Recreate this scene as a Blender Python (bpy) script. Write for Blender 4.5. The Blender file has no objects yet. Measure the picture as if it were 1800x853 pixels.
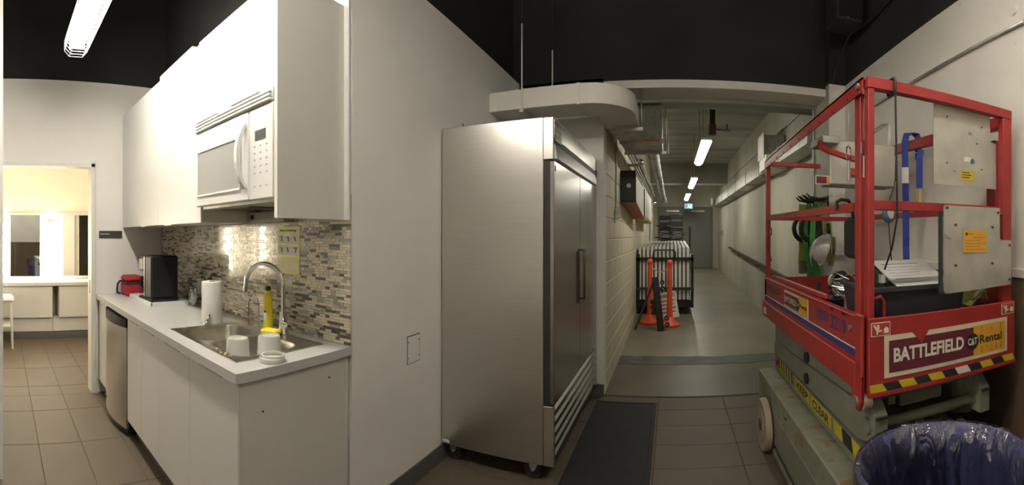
import bpy, bmesh, math, random
from mathutils import Vector, Matrix
R = random.Random(7)
scene = bpy.context.scene
col = scene.collection

# ------------------------------------------------------------------ camera
# The photograph is a stitched cylindrical panorama: verticals stay straight, level lines bow.
F = 749.4            # pixels per radian
XH, Y0 = 1180.0, 414.5   # pixel of the hall's direction (+Y) and of the horizon
EYE = 1.43
cam_d = bpy.data.cameras.new('camera')
cam = bpy.data.objects.new('camera', cam_d)
col.objects.link(cam)
scene.camera = cam
cam_d.type = 'PANO'
cam_d.clip_start = 0.02
half = 900.0 / F
for holder in (cam_d, getattr(cam_d, 'cycles', None)):
    if holder is None or not hasattr(holder, 'panorama_type'):
        continue
    try:
        holder.panorama_type = 'CENTRAL_CYLINDRICAL'
        holder.central_cylindrical_range_u_min = -half
        holder.central_cylindrical_range_u_max = half
        holder.central_cylindrical_range_v_min = -(853 - Y0) / F
        holder.central_cylindrical_range_v_max = Y0 / F
        holder.central_cylindrical_radius = 1.0
    except Exception as e:
        print('camera', e)
cam.location = (0, 0, EYE)
cam.rotation_euler = (math.pi / 2, 0, -(900 - XH) / F)

# ------------------------------------------------------------------ world, exposure
w = bpy.data.worlds.new('world'); scene.world = w
w.use_nodes = True
w.node_tree.nodes['Background'].inputs[0].default_value = (0.9, 0.95, 1, 1)
w.node_tree.nodes['Background'].inputs[1].default_value = 0.0
scene.view_settings.view_transform = 'Standard'
scene.view_settings.look = 'None'
scene.view_settings.exposure = 2.72
scene.view_settings.gamma = 1.0
scene.view_settings.use_curve_mapping = False
KITCHEN_TUBE, ROOM_TUBE, RIGHT_TUBE, HALL_TUBE, BULB = 15.5, 4.2, 11.5, 4.8, 15.0
WARM = (1.0, 0.90, 0.72)

# ------------------------------------------------------------------ materials
MATS = {}
def mat(name, c, rough=0.5, metal=0.0, var=0.06, scale=6.0, bump=0.0, bscale=80.0, stretch=(1, 1, 1), spec=0.5,
        c2=None, c2pos=0.6, c2w=0.08, detail=4.0, coat=0.0):
    """Principled surface with noise-driven colour variation, optional second colour in blotches, optional fine bump."""
    if name in MATS: return MATS[name]
    m = bpy.data.materials.new(name); m.use_nodes = True
    nt = m.node_tree; b = nt.nodes['Principled BSDF']
    tc = nt.nodes.new('ShaderNodeTexCoord')
    mp = nt.nodes.new('ShaderNodeMapping'); mp.inputs['Scale'].default_value = stretch
    nt.links.new(tc.outputs['Object'], mp.inputs['Vector'])
    n = nt.nodes.new('ShaderNodeTexNoise'); n.inputs['Scale'].default_value = scale; n.inputs['Detail'].default_value = detail
    nt.links.new(mp.outputs[0], n.inputs['Vector'])
    r = nt.nodes.new('ShaderNodeValToRGB')
    lo = [max(0, x * (1 - var)) for x in c]; hi = [min(1, x * (1 + var)) for x in c]
    r.color_ramp.elements[0].position = 0.3; r.color_ramp.elements[0].color = (*lo, 1)
    r.color_ramp.elements[1].position = 0.7; r.color_ramp.elements[1].color = (*hi, 1)
    nt.links.new(n.outputs['Fac'], r.inputs[0])
    out = r.outputs[0]
    if c2 is not None:
        n2 = nt.nodes.new('ShaderNodeTexNoise'); n2.inputs['Scale'].default_value = scale * 1.7; n2.inputs['Detail'].default_value = 8
        nt.links.new(mp.outputs[0], n2.inputs['Vector'])
        r2 = nt.nodes.new('ShaderNodeValToRGB')
        r2.color_ramp.elements[0].position = c2pos; r2.color_ramp.elements[1].position = min(1, c2pos + c2w)
        nt.links.new(n2.outputs['Fac'], r2.inputs[0])
        mx = nt.nodes.new('ShaderNodeMixRGB'); mx.inputs[2].default_value = (*c2, 1)
        nt.links.new(r2.outputs[0], mx.inputs[0]); nt.links.new(out, mx.inputs[1])
        out = mx.outputs[0]
    nt.links.new(out, b.inputs['Base Color'])
    b.inputs['Roughness'].default_value = rough
    b.inputs['Metallic'].default_value = metal
    b.inputs['Specular IOR Level'].default_value = spec
    if coat: b.inputs['Coat Weight'].default_value = coat
    if bump:
        nb = nt.nodes.new('ShaderNodeTexNoise'); nb.inputs['Scale'].default_value = bscale; nb.inputs['Detail'].default_value = 3
        nt.links.new(mp.outputs[0], nb.inputs['Vector'])
        bp = nt.nodes.new('ShaderNodeBump'); bp.inputs['Strength'].default_value = bump; bp.inputs['Distance'].default_value = 0.01
        nt.links.new(nb.outputs['Fac'], bp.inputs['Height']); nt.links.new(bp.outputs[0], b.inputs['Normal'])
    MATS[name] = m
    return m
def glow(name, c, strength, base=(0.8, 0.8, 0.78)):
    if name in MATS: return MATS[name]
    m = bpy.data.materials.new(name); m.use_nodes = True
    b = m.node_tree.nodes['Principled BSDF']
    b.inputs['Base Color'].default_value = (*base, 1)
    b.inputs['Emission Color'].default_value = (*c, 1); b.inputs['Emission Strength'].default_value = strength
    MATS[name] = m
    return m
def clear(name, c, rough=0.05, gloss=0.10, crinkle=0.0, ior=1.35):
    """Thin clear plastic film: see-through with glossy highlights, optionally crinkled."""
    if name in MATS: return MATS[name]
    m = bpy.data.materials.new(name); m.use_nodes = True
    nt = m.node_tree; nt.nodes.remove(nt.nodes['Principled BSDF'])
    o = nt.nodes['Material Output']
    t = nt.nodes.new('ShaderNodeBsdfTransparent'); t.inputs[0].default_value = (*c, 1)
    g = nt.nodes.new('ShaderNodeBsdfGlossy'); g.inputs[0].default_value = (1, 1, 1, 1); g.inputs['Roughness'].default_value = rough
    mx = nt.nodes.new('ShaderNodeMixShader'); fr = nt.nodes.new('ShaderNodeFresnel'); fr.inputs[0].default_value = ior
    ma = nt.nodes.new('ShaderNodeMath'); ma.operation = 'ADD'; ma.inputs[1].default_value = gloss; ma.use_clamp = True
    nt.links.new(fr.outputs[0], ma.inputs[0])
    nt.links.new(ma.outputs[0], mx.inputs[0]); nt.links.new(t.outputs[0], mx.inputs[1]); nt.links.new(g.outputs[0], mx.inputs[2])
    if crinkle:
        tc = nt.nodes.new('ShaderNodeTexCoord'); mp = nt.nodes.new('ShaderNodeMapping'); mp.inputs['Scale'].default_value = (1, 1, 0.35)
        n = nt.nodes.new('ShaderNodeTexNoise'); n.inputs['Scale'].default_value = 14; n.inputs['Detail'].default_value = 3; n.inputs['Distortion'].default_value = 1.5
        bp = nt.nodes.new('ShaderNodeBump'); bp.inputs['Strength'].default_value = crinkle; bp.inputs['Distance'].default_value = 0.03
        nt.links.new(tc.outputs['Object'], mp.inputs[0]); nt.links.new(mp.outputs[0], n.inputs['Vector']); nt.links.new(n.outputs['Fac'], bp.inputs['Height'])
        nt.links.new(bp.outputs[0], g.inputs['Normal']); nt.links.new(bp.outputs[0], fr.inputs['Normal'])
    nt.links.new(mx.outputs[0], o.inputs[0])
    MATS[name] = m
    return m

M_WALL   = mat('painted_wall', (0.75, 0.73, 0.685), 0.75, var=0.03, scale=2, bump=0.05, bscale=180)
M_WALLR  = mat('painted_concrete', (0.74, 0.71, 0.64), 0.6, var=0.06, scale=2.5, bump=0.08, bscale=40, c2=(0.30, 0.28, 0.25), c2pos=0.73, c2w=0.05)
M_DARK   = mat('black_paint', (0.030, 0.030, 0.028), 0.85, var=0.15, scale=2, spec=0.15)
M_CAB    = mat('white_cabinet', (0.66, 0.655, 0.63), 0.38, var=0.01, scale=2)
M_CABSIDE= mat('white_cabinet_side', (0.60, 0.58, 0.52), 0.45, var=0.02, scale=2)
M_COUNTER= mat('worktop_laminate', (0.50, 0.495, 0.47), 0.32, var=0.05, scale=220)
M_TILE   = mat('floor_tile', (0.122, 0.096, 0.070), 0.55, spec=0.3, var=0.07, scale=3, bump=0.02, bscale=150)
M_GROUT  = mat('grout', (0.07, 0.06, 0.047), 0.85, var=0.1, scale=30)
M_BASEB  = mat('vinyl_base', (0.105, 0.10, 0.095), 0.5, var=0.05)
M_CONC   = mat('poured_concrete', (0.42, 0.405, 0.33), 0.7, var=0.22, scale=1.1, bump=0.12, bscale=25, stretch=(1, 1, 0.45), detail=8)
M_CONCC  = mat('ceiling_concrete', (0.34, 0.33, 0.28), 0.8, var=0.25, scale=1.5, bump=0.15, bscale=20, stretch=(0.5, 2, 1), detail=8)
M_CONCF  = mat('floor_concrete', (0.21, 0.195, 0.145), 0.38, var=0.20, scale=1.3, detail=10, bump=0.02, bscale=60)
M_CONCL  = mat('landing_concrete', (0.125, 0.105, 0.078), 0.42, var=0.18, scale=1.8, detail=10, bump=0.03, bscale=60)
M_CONCJ  = mat('joint_concrete', (0.085, 0.09, 0.07), 0.6, var=0.35, scale=6, detail=8)
M_BLOCK  = mat('painted_block', (0.58, 0.53, 0.40), 0.7, var=0.06, scale=5, bump=0.25, bscale=110)
M_MORTAR = mat('mortar', (0.62, 0.57, 0.44), 0.85, var=0.08, scale=30)
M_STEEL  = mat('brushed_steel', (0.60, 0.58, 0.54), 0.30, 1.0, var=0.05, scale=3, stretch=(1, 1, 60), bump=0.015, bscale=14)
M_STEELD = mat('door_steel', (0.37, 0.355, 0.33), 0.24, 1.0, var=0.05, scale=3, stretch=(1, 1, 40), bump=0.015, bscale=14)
M_CHROME = mat('chrome', (0.72, 0.71, 0.68), 0.14, 1.0, var=0.02)
M_ALU    = mat('scuffed_aluminium', (0.47, 0.45, 0.39), 0.50, 0.55, var=0.14, scale=9, bump=0.05, bscale=60, c2=(0.16, 0.15, 0.13), c2pos=0.70, c2w=0.08)
M_GALV   = mat('galvanised', (0.42, 0.42, 0.39), 0.42, 0.75, var=0.18, scale=14, detail=2)
M_DUCT   = mat('painted_duct', (0.70, 0.67, 0.61), 0.6, var=0.03, scale=4)
M_RED    = mat('lift_red_paint', (0.32, 0.026, 0.024), 0.42, var=0.12, scale=8, c2=(0.10, 0.03, 0.025), c2pos=0.70, c2w=0.05)
M_GREYG  = mat('lift_grey_paint', (0.20, 0.20, 0.15), 0.5, var=0.12, scale=6, c2=(0.12, 0.10, 0.07), c2pos=0.68, c2w=0.08)
M_RUST   = mat('chassis_paint_worn', (0.22, 0.22, 0.16), 0.5, var=0.18, scale=7, c2=(0.20, 0.12, 0.06), c2pos=0.56, c2w=0.10)
M_BLACK  = mat('black_plastic', (0.010, 0.010, 0.010), 0.45, var=0.2)
M_RUBBER = mat('black_rubber', (0.022, 0.022, 0.022), 0.75, var=0.2, scale=20)
M_DKGREY = mat('dark_grey_plastic', (0.035, 0.037, 0.04), 0.5, var=0.1)
M_MAT    = mat('rubber_mat', (0.012, 0.012, 0.012), 0.7, var=0.3, scale=12)
M_WHITEP = mat('white_plastic', (0.62, 0.615, 0.595), 0.35, var=0.02)
M_WHITE2 = mat('offwhite', (0.70, 0.68, 0.62), 0.5, var=0.03)
M_PAPER  = mat('paper', (0.66, 0.645, 0.60), 0.8, var=0.03, scale=10)
M_INK    = mat('ink', (0.02, 0.02, 0.02), 0.6)
M_YELLOW = mat('yellow_print', (0.55, 0.42, 0.02), 0.5, var=0.08, scale=12)
M_ORANGEY= mat('amber_print', (0.66, 0.34, 0.03), 0.5, var=0.06, scale=12)
M_MAROON = mat('maroon_print', (0.13, 0.022, 0.035), 0.45, var=0.1, scale=12)
M_CREAM  = mat('cream_print', (0.62, 0.56, 0.40), 0.5, var=0.08, scale=14)
M_BLUEP  = mat('blue_print', (0.035, 0.035, 0.16), 0.45, var=0.1)
M_WHITEL = mat('white_print', (0.72, 0.66, 0.56), 0.5, var=0.05)
M_BLUE   = mat('blue_bin_plastic', (0.085, 0.09, 0.21), 0.38, var=0.08)
M_STRAP  = mat('blue_webbing', (0.015, 0.03, 0.22), 0.7, var=0.2, scale=60)
M_GREEN  = mat('green_webbing', (0.06, 0.26, 0.05), 0.7, var=0.15, scale=40)
M_ROPE   = mat('yellow_green_rope', (0.28, 0.30, 0.07), 0.8, var=0.4, scale=80)
M_BROWN  = mat('plywood_brown', (0.13, 0.085, 0.05), 0.6, var=0.2, scale=2.5, stretch=(1, 1, 0.2), detail=8)
M_ORANGE = mat('safety_orange', (0.80, 0.10, 0.03), 0.45, var=0.06)
M_PINK   = mat('faded_red_board', (0.42, 0.13, 0.10), 0.6, var=0.1)
M_REDBAG = mat('red_fabric', (0.36, 0.012, 0.025), 0.7, var=0.15, scale=30)
M_MIRROR = mat('mirror_silver', (0.85, 0.86, 0.84), 0.02, 1.0, var=0.0)
M_DRESS  = mat('dressing_room_paint', (0.80, 0.74, 0.62), 0.7, var=0.02)
M_RAIL   = mat('brown_handrail', (0.07, 0.03, 0.025), 0.45, var=0.15)
M_DOORG  = mat('grey_door_paint', (0.155, 0.16, 0.15), 0.5, var=0.05)
M_PIPE   = mat('black_iron_pipe', (0.02, 0.02, 0.018), 0.5, var=0.2)
M_PIPER  = mat('red_primer', (0.11, 0.05, 0.045), 0.6, var=0.2)
M_TAN    = mat('tan_rubber', (0.36, 0.29, 0.20), 0.7, var=0.1)
M_GLASSD = mat('microwave_window', (0.33, 0.33, 0.315), 0.25, var=0.03)
M_SPONGE = mat('yellow_sponge', (0.75, 0.62, 0.05), 0.9, var=0.1, scale=90, bump=0.3, bscale=200)
M_YBOT   = mat('yellow_bottle', (0.62, 0.52, 0.01), 0.3, var=0.03)
M_CUP    = mat('milky_plastic', (0.55, 0.55, 0.49), 0.4, var=0.03)
M_TABLE  = mat('table_laminate', (0.50, 0.48, 0.43), 0.5, var=0.06)

# ------------------------------------------------------------------ mesh builder
class MB:
    def __init__(s): s.v = []; s.f = []; s.sm = []; s.mi = []; s.cur = 0
    def _add(s, vs, fs, smooth=False):
        o = len(s.v); s.v += [tuple(p) for p in vs]
        for k, f in enumerate(fs):
            s.f.append([i + o for i in f]); s.sm.append(smooth if isinstance(smooth, bool) else smooth[k]); s.mi.append(s.cur)
        return s
    def box(s, x0, x1, y0, y1, z0, z1, b=0.0):
        if x0 > x1: x0, x1 = x1, x0
        if y0 > y1: y0, y1 = y1, y0
        if z0 > z1: z0, z1 = z1, z0
        if b <= 0:
            vs = [(x, y, z) for x in (x0, x1) for y in (y0, y1) for z in (z0, z1)]
            return s._add(vs, [(0, 1, 3, 2), (4, 6, 7, 5), (0, 4, 5, 1), (2, 3, 7, 6), (0, 2, 6, 4), (1, 5, 7, 3)])
        b = min(b, (x1 - x0) * .45, (y1 - y0) * .45, (z1 - z0) * .45)
        vs = []; idx = {}
        for i in (0, 1):
            for j in (0, 1):
                for k in (0, 1):
                    X = (x0, x1)[i]; Y = (y0, y1)[j]; Z = (z0, z1)[k]
                    dx, dy, dz = (b, -b)[i], (b, -b)[j], (b, -b)[k]
                    for a, p in enumerate(((X, Y + dy, Z + dz), (X + dx, Y, Z + dz), (X + dx, Y + dy, Z))):
                        idx[i, j, k, a] = len(vs); vs.append(p)
        g = lambda i, j, k, a: idx[i, j, k, a]
        fs = []
        for i in (0, 1): fs.append((g(i,0,0,0), g(i,1,0,0), g(i,1,1,0), g(i,0,1,0)))
        for j in (0, 1): fs.append((g(0,j,0,1), g(1,j,0,1), g(1,j,1,1), g(0,j,1,1)))
        for k in (0, 1): fs.append((g(0,0,k,2), g(1,0,k,2), g(1,1,k,2), g(0,1,k,2)))
        for i in (0, 1):
            for j in (0, 1): fs.append((g(i,j,0,0), g(i,j,1,0), g(i,j,1,1), g(i,j,0,1)))
            for k in (0, 1): fs.append((g(i,0,k,0), g(i,1,k,0), g(i,1,k,2), g(i,0,k,2)))
        for j in (0, 1):
            for k in (0, 1): fs.append((g(0,j,k,1), g(1,j,k,1), g(1,j,k,2), g(0,j,k,2)))
        for i in (0, 1):
            for j in (0, 1):
                for k in (0, 1): fs.append((g(i,j,k,0), g(i,j,k,1), g(i,j,k,2)))
        return s._add(vs, fs)
    def cyl(s, p0, p1, r0, r1=None, n=16, caps=True):
        p0 = Vector(p0); p1 = Vector(p1); r1 = r0 if r1 is None else r1
        d = (p1 - p0).normalized(); a = d.orthogonal().normalized(); b = d.cross(a)
        vs = []
        for p, r in ((p0, r0), (p1, r1)):
            for i in range(n):
                t = 2 * math.pi * i / n; vs.append(p + (a * math.cos(t) + b * math.sin(t)) * r)
        fs = [(i, (i + 1) % n, n + (i + 1) % n, n + i) for i in range(n)]; sm = [True] * n
        if caps: fs += [tuple(range(n - 1, -1, -1)), tuple(range(n, 2 * n))]; sm += [False, False]
        return s._add(vs, fs, sm)
    def tube(s, path, r, n=10, closed=False, caps=True):
        P = [Vector(p) for p in path]; m = len(P)
        rr = r if isinstance(r, (list, tuple)) else [r] * m
        vs = []; t0 = None; a = None
        for i in range(m):
            if closed: t = (P[(i + 1) % m] - P[i - 1])
            else: t = P[min(i + 1, m - 1)] - P[max(i - 1, 0)]
            t.normalize()
            if a is None: a = t.orthogonal().normalized()
            else:
                a = a - t * a.dot(t)
                a = a.normalized() if a.length > 1e-6 else t.orthogonal().normalized()
            b = t.cross(a)
            for k in range(n):
                q = 2 * math.pi * k / n; vs.append(P[i] + (a * math.cos(q) + b * math.sin(q)) * rr[i])
        fs = []; sm = []
        for i in range(m if closed else m - 1):
            for k in range(n):
                j = (i + 1) % m
                fs.append((i * n + k, i * n + (k + 1) % n, j * n + (k + 1) % n, j * n + k)); sm.append(True)
        if not closed and caps:
            fs += [tuple(range(n - 1, -1, -1)), tuple(range((m - 1) * n, m * n))]; sm += [False, False]
        return s._add(vs, fs, sm)
    def lathe(s, prof, c=(0, 0, 0), n=24, smooth=True, axis='z', ring=False):
        if ring: prof = list(prof) + [prof[0]]
        vs = []
        for r, z in prof:
            for k in range(n):
                t = 2 * math.pi * k / n; x, y = r * math.cos(t), r * math.sin(t)
                p = (x, y, z) if axis == 'z' else ((z, x, y) if axis == 'x' else (x, z, y))
                vs.append((p[0] + c[0], p[1] + c[1], p[2] + c[2]))
        m = len(prof); fs = [(i * n + k, i * n + (k + 1) % n, (i + 1) * n + (k + 1) % n, (i + 1) * n + k) for i in range(m - 1) for k in range(n)]
        sm = [smooth] * len(fs)
        for i in (() if ring else (0, m - 1)):
            if prof[i][0] > 1e-4: fs.append(tuple(range(i * n, i * n + n))); sm.append(False)
        return s._add(vs, fs, sm)
    def prism(s, poly, axis, a0, a1):
        """poly: list of 2D points in the two remaining axes (in x,y,z order)."""
        n = len(poly); vs = []
        for a in (a0, a1):
            for p, q in poly:
                vs.append({'x': (a, p, q), 'y': (p, a, q), 'z': (p, q, a)}[axis])
        return s._add(vs, [tuple(range(n - 1, -1, -1)), tuple(range(n, 2 * n))] + [(i, (i + 1) % n, n + (i + 1) % n, n + i) for i in range(n)])
    def sphere(s, c, r, n=16, m=10, sc=(1, 1, 1), v0=0.0, v1=1.0):
        vs = []
        for i in range(m + 1):
            t = math.pi * (v0 + (v1 - v0) * i / m)
            for k in range(n):
                q = 2 * math.pi * k / n
                vs.append((c[0] + r * sc[0] * math.sin(t) * math.cos(q), c[1] + r * sc[1] * math.sin(t) * math.sin(q), c[2] + r * sc[2] * math.cos(t)))
        return s._add(vs, [(i * n + k, i * n + (k + 1) % n, (i + 1) * n + (k + 1) % n, (i + 1) * n + k) for i in range(m) for k in range(n)], True)
    def ribbon(s, path, side, w, th=0.003):
        """flat strap along path, width along the vector(s) side"""
        P = [Vector(p) for p in path]; m = len(P); vs = []
        for i in range(m):
            t = (P[min(i + 1, m - 1)] - P[max(i - 1, 0)]).normalized()
            sd = Vector(side[i] if isinstance(side, list) else side); sd = (sd - t * sd.dot(t)).normalized(); nn = t.cross(sd)
            for a, b in ((-1, -1), (1, -1), (1, 1), (-1, 1)): vs.append(P[i] + sd * (a * w / 2) + nn * (b * th / 2))
        fs = [(i * 4 + k, i * 4 + (k + 1) % 4, i * 4 + 4 + (k + 1) % 4, i * 4 + 4 + k) for i in range(m - 1) for k in range(4)]
        fs += [(3, 2, 1, 0), tuple((m - 1) * 4 + k for k in range(4))]
        return s._add(vs, fs)
    def xf(s, M, start=0):
        for i in range(start, len(s.v)): s.v[i] = tuple(M @ Vector(s.v[i]))
        return s
    def mesh(s, name, mats, off=(0, 0, 0)):
        me = bpy.data.meshes.new(name)
        o = Vector(off)
        me.from_pydata([tuple(Vector(p) - o) for p in s.v], [], s.f)
        for m in (mats if isinstance(mats, (list, tuple)) else [mats]): me.materials.append(m)
        bm = bmesh.new(); bm.from_mesh(me)
        bm.faces.ensure_lookup_table()
        for f, sm, mi in zip(bm.faces, s.sm, s.mi): f.smooth = sm; f.material_index = mi
        bmesh.ops.recalc_face_normals(bm, faces=bm.faces)
        for e in bm.edges:
            if len(e.link_faces) == 2 and e.calc_face_angle(0) > 0.75: e.smooth = False
        bm.to_mesh(me); bm.free()
        return me
    def bounds(s):
        xs, ys, zs = zip(*s.v); return (min(xs), max(xs), min(ys), max(ys), min(zs), max(zs))

BASE = {}   # world position of the root each object hangs from
def part(mb, name, mats, parent, label=None, kind=None):
    off = BASE[parent.as_pointer()]
    o = bpy.data.objects.new(name, mb.mesh(name, mats, off)); col.objects.link(o); o.parent = parent
    BASE[o.as_pointer()] = off
    if label: o['label'] = label
    if kind: o['kind'] = kind
    return o
def thing(name, label, cat, loc=(0, 0, 0), group=None):
    o = bpy.data.objects.new(name, None); o.empty_display_size = 0.1; col.objects.link(o)
    o.location = loc; o['label'] = label; o['category'] = cat
    if group: o['group'] = group
    BASE[o.as_pointer()] = Vector(loc)
    return o
def solo(mb, name, mats, label, cat, group=None, kind=None):
    b = mb.bounds(); off = Vector(((b[0] + b[1]) / 2, (b[2] + b[3]) / 2, b[4]))
    o = bpy.data.objects.new(name, mb.mesh(name, mats, off)); col.objects.link(o); o.location = off
    o['label'] = label; o['category'] = cat
    if group: o['group'] = group
    if kind: o['kind'] = kind
    BASE[o.as_pointer()] = off
    return o
def struct(mb, name, mats, label=None, cat=None):
    o = bpy.data.objects.new(name, mb.mesh(name, mats)); col.objects.link(o); o['kind'] = 'structure'
    BASE[o.as_pointer()] = Vector((0, 0, 0))
    o['label'] = label or name.replace('_', ' '); o['category'] = cat or name.split('_')[0]
    return o
def dup(root, loc, label=None):
    r = root.copy(); col.objects.link(r); r.location = loc
    if label: r['label'] = label
    for ch in list(root.children):
        c = ch.copy(); col.objects.link(c); c.parent = r
        for g in list(ch.children):
            d = g.copy(); col.objects.link(d); d.parent = c
    return r
def text(s, name, m, parent, org, right, up, w, h, bold=0.0, th=0.0008, shear=0.0):
    """Lettering fitted into a w x h box whose lower left corner is org, lying on the plane right/up."""
    cu = bpy.data.curves.new(name, 'FONT'); cu.body = s; cu.size = 1; cu.offset = bold; cu.shear = shear; cu.resolution_u = 4
    ob = bpy.data.objects.new(name, cu); me = ob.to_mesh()
    xs = [v.co.x for v in me.vertices]; ys = [v.co.y for v in me.vertices]
    x0, x1, y0, y1 = min(xs), max(xs), min(ys), max(ys)
    right = Vector(right).normalized(); up = Vector(up).normalized(); nn = right.cross(up); org = Vector(org)
    mb = MB()
    mb._add([org + right * ((v.co.x - x0) / (x1 - x0) * w) + up * ((v.co.y - y0) / (y1 - y0) * h) + nn * th for v in me.vertices],
            [tuple(p.vertices) for p in me.polygons])
    ob.to_mesh_clear(); bpy.data.objects.remove(ob); bpy.data.curves.remove(cu)
    off = BASE[parent.as_pointer()]
    m2 = bpy.data.meshes.new(name); m2.from_pydata([tuple(Vector(p) - off) for p in mb.v], [], mb.f); m2.materials.append(m)
    o = bpy.data.objects.new(name, m2); col.objects.link(o); o.parent = parent; BASE[o.as_pointer()] = off
    return o
def pix(px, py, X=None, Y=None, Z=None):
    """world point on the plane X=, Y= or Z= seen at a photograph pixel"""
    t = (px - XH) / F; v = (Y0 - py) / F
    d = X / math.sin(t) if X is not None else (Y / math.cos(t) if Y is not None else (Z - EYE) / v)
    return Vector((d * math.sin(t), d * math.cos(t), EYE + d * v))

# ================================================================== THE SETTING
CEIL = 4.3; WT = 2.83      # black ceiling, top of the light painted walls
KY, GX = 1.50, -1.395      # kitchen wall plane, grey wall plane
BY, HX0, HX1 = 3.75, -0.60, 1.62   # back wall plane, hall side walls
RX = 1.58                  # right wall plane
LX = -3.80                 # left wall with the doorway
END = 14.6                 # hall end wall
RAMP0, RAMPS = 5.0, 0.033
def ramp(y): return max(0.0, (y - RAMP0) * RAMPS)

# floor: grout bed and single tiles
fb = MB().box(-6.6, 1.9, -2.3, 3.79, -0.12, -0.003)
floor = struct(fb, 'floor', M_GROUT, 'beige rectangular floor tiles laid in straight rows', 'floor')
TX, TY, TG = 0.56, 0.295, 0.0045
tile_mesh = {}
def tile_data(w, d):
    k = (round(w, 3), round(d, 3))
    if k not in tile_mesh:
        tile_mesh[k] = MB().box(0, w, 0, d, -0.012, 0, 0.0015).mesh('floor_tile', M_TILE)
    return tile_mesh[k]
def lay(xa, xb, ya, yb):
    i0 = math.floor((xa - 0.45) / TX); j0 = math.floor((ya - 0.253) / TY)
    i = i0
    while 0.45 + i * TX < xb - 1e-4:
        j = j0
        while 0.253 + j * TY < yb - 1e-4:
            x0 = max(xa, 0.45 + i * TX + TG / 2); x1 = min(xb, 0.45 + (i + 1) * TX - TG / 2)
            y0 = max(ya, 0.253 + j * TY + TG / 2); y1 = min(yb, 0.253 + (j + 1) * TY - TG / 2)
            if x1 - x0 > 0.02 and y1 - y0 > 0.02:
                o = bpy.data.objects.new('tile', tile_data(x1 - x0, y1 - y0)); col.objects.link(o)
                o.location = (x0, y0, 0); o.parent = floor
            j += 1
        i += 1
lay(-3.80, GX, -2.11, 1.02)
lay(GX, RX, -2.11, BY)
lay(-6.33, -3.80, -2.11, 1.43)

fl = MB().box(HX0, HX1, 3.79, 4.72, -0.1, 0.0)
struct(fl, 'floor_landing', M_CONCL, 'brownish concrete floor strip between tiles and ramp', 'floor')
fj = MB(); pts_f = [(HX0, 4.72)] + [(HX0 + (HX1 - HX0) * k / 24, 4.72 + R.uniform(-.012, .02)) for k in range(1, 24)] + [(HX1, 4.72)]
pts_b = [(HX1, 5.04)] + [(HX1 - (HX1 - HX0) * k / 24, 5.04 + R.uniform(-.03, .03)) for k in range(1, 24)] + [(HX0, 5.04)]
fj.prism(pts_f + pts_b, 'z', -0.05, 0.003)
struct(fj, 'floor_joint', M_CONCJ, 'dark uneven repair strip across the concrete hall floor', 'floor')
fh = MB().prism([(4.72, -0.1), (END + .2, -0.1), (END + .2, ramp(END + .2)), (RAMP0, 0.0), (4.72, 0.0)], 'x', HX0, HX1)
struct(fh, 'floor_hall', M_CONCF, 'worn concrete ramp floor of the hall', 'floor')

def wallbox(name, m, x0, x1, y0, y1, z0, z1, label, cat='wall'):
    return struct(MB().box(x0, x1, y0, y1, z0, z1), name, m, label, cat)
wk = wallbox('wall_kitchen', M_WALL, LX, GX, KY, KY + .12, 0, 2.85, 'kitchenette wall behind cabinets with mosaic backsplash')
wallbox('wall_grey', M_WALL, GX - .12, GX, KY + .12, BY + .15, 0, 2.85, 'plain grey wall behind the steel refrigerator')
wallbox('wall_back', M_WALL, GX, HX0 - .0, BY, BY + .15, 0, WT, 'short grey wall between refrigerator and hall')
wr = wallbox('wall_right', M_WALLR, RX, RX + .15, -2.3, 3.66, 0, WT, 'off white painted concrete wall behind the red lift')
wallbox('wall_hall_right', M_CONC, HX1, HX1 + .15, 3.66, END + .2, 0, 3.6, 'bare poured concrete wall on the hall right side')
pil = MB(); pil.box(1.42, 1.72, 3.66, 4.10, 0, WT)
pil.mi = [1 if k in (2,) else 0 for k in range(6)]
struct(pil, 'wall_pilaster', [M_CONC, M_WALLR], 'concrete pilaster at the hall entrance beside the lift', 'wall')
hd = MB().box(HX0 - .2, 1.42, BY, BY + .30, 2.735, 2.805)
struct(hd, 'wall_header', M_DUCT, 'pale painted beam edge over the hall opening', 'beam')
wallbox('wall_header_soffit', M_CONCC, HX0 - .2, HX1, BY + .30, BY + .52, 2.70, 3.6, 'concrete soffit behind hall opening beam', 'beam')
wallbox('ceiling_hall', M_CONCC, HX0 - .3, HX1 + .2, BY + .5, END + .2, 3.5, 3.65, 'rough concrete hall ceiling', 'ceiling')
wallbox('wall_hall_beam', M_CONCC, HX0, HX1, 12.2, 12.65, 2.93, 3.55, 'concrete beam crossing the far hall ceiling', 'beam')
# black upper zone
wallbox('wall_upper_right', M_DARK, RX + .004, RX + .15, -2.3, 3.66, WT, CEIL, 'black painted upper part of the right wall')
wallbox('wall_upper_header', M_DARK, GX - .2, RX + .15, BY, BY + .5, 2.806, CEIL, 'black painted upper wall above the hall opening')
ud = MB().box(1.42, 1.72, 3.665, BY, WT, CEIL)
struct(ud, 'wall_upper_pilaster', M_DARK, 'black painted upper pilaster', 'wall')
wallbox('wall_upper_grey', M_DARK, GX - .16, GX - .06, KY + .06, BY, 2.851, CEIL, 'black painted upper wall above the grey wall')
wallbox('wall_upper_kitchen', M_DARK, -4.4, GX - .06, KY + .06, KY + .16, 2.851, CEIL, 'black upper wall above the kitchenette')
wallbox('wall_upper_left', M_DARK, LX - .16, LX - .06, -2.3, KY + .1, WT, CEIL, 'black upper wall above the doorway')
wallbox('ceiling', M_DARK, -6.7, RX + .2, -2.4, BY + .5, CEIL, CEIL + .1, 'black open ceiling', 'ceiling')
wallbox('wall_rear', M_WALL, -6.6, RX + .15, -2.4, -2.3, 0, CEIL, 'grey wall behind the viewer')
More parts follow.
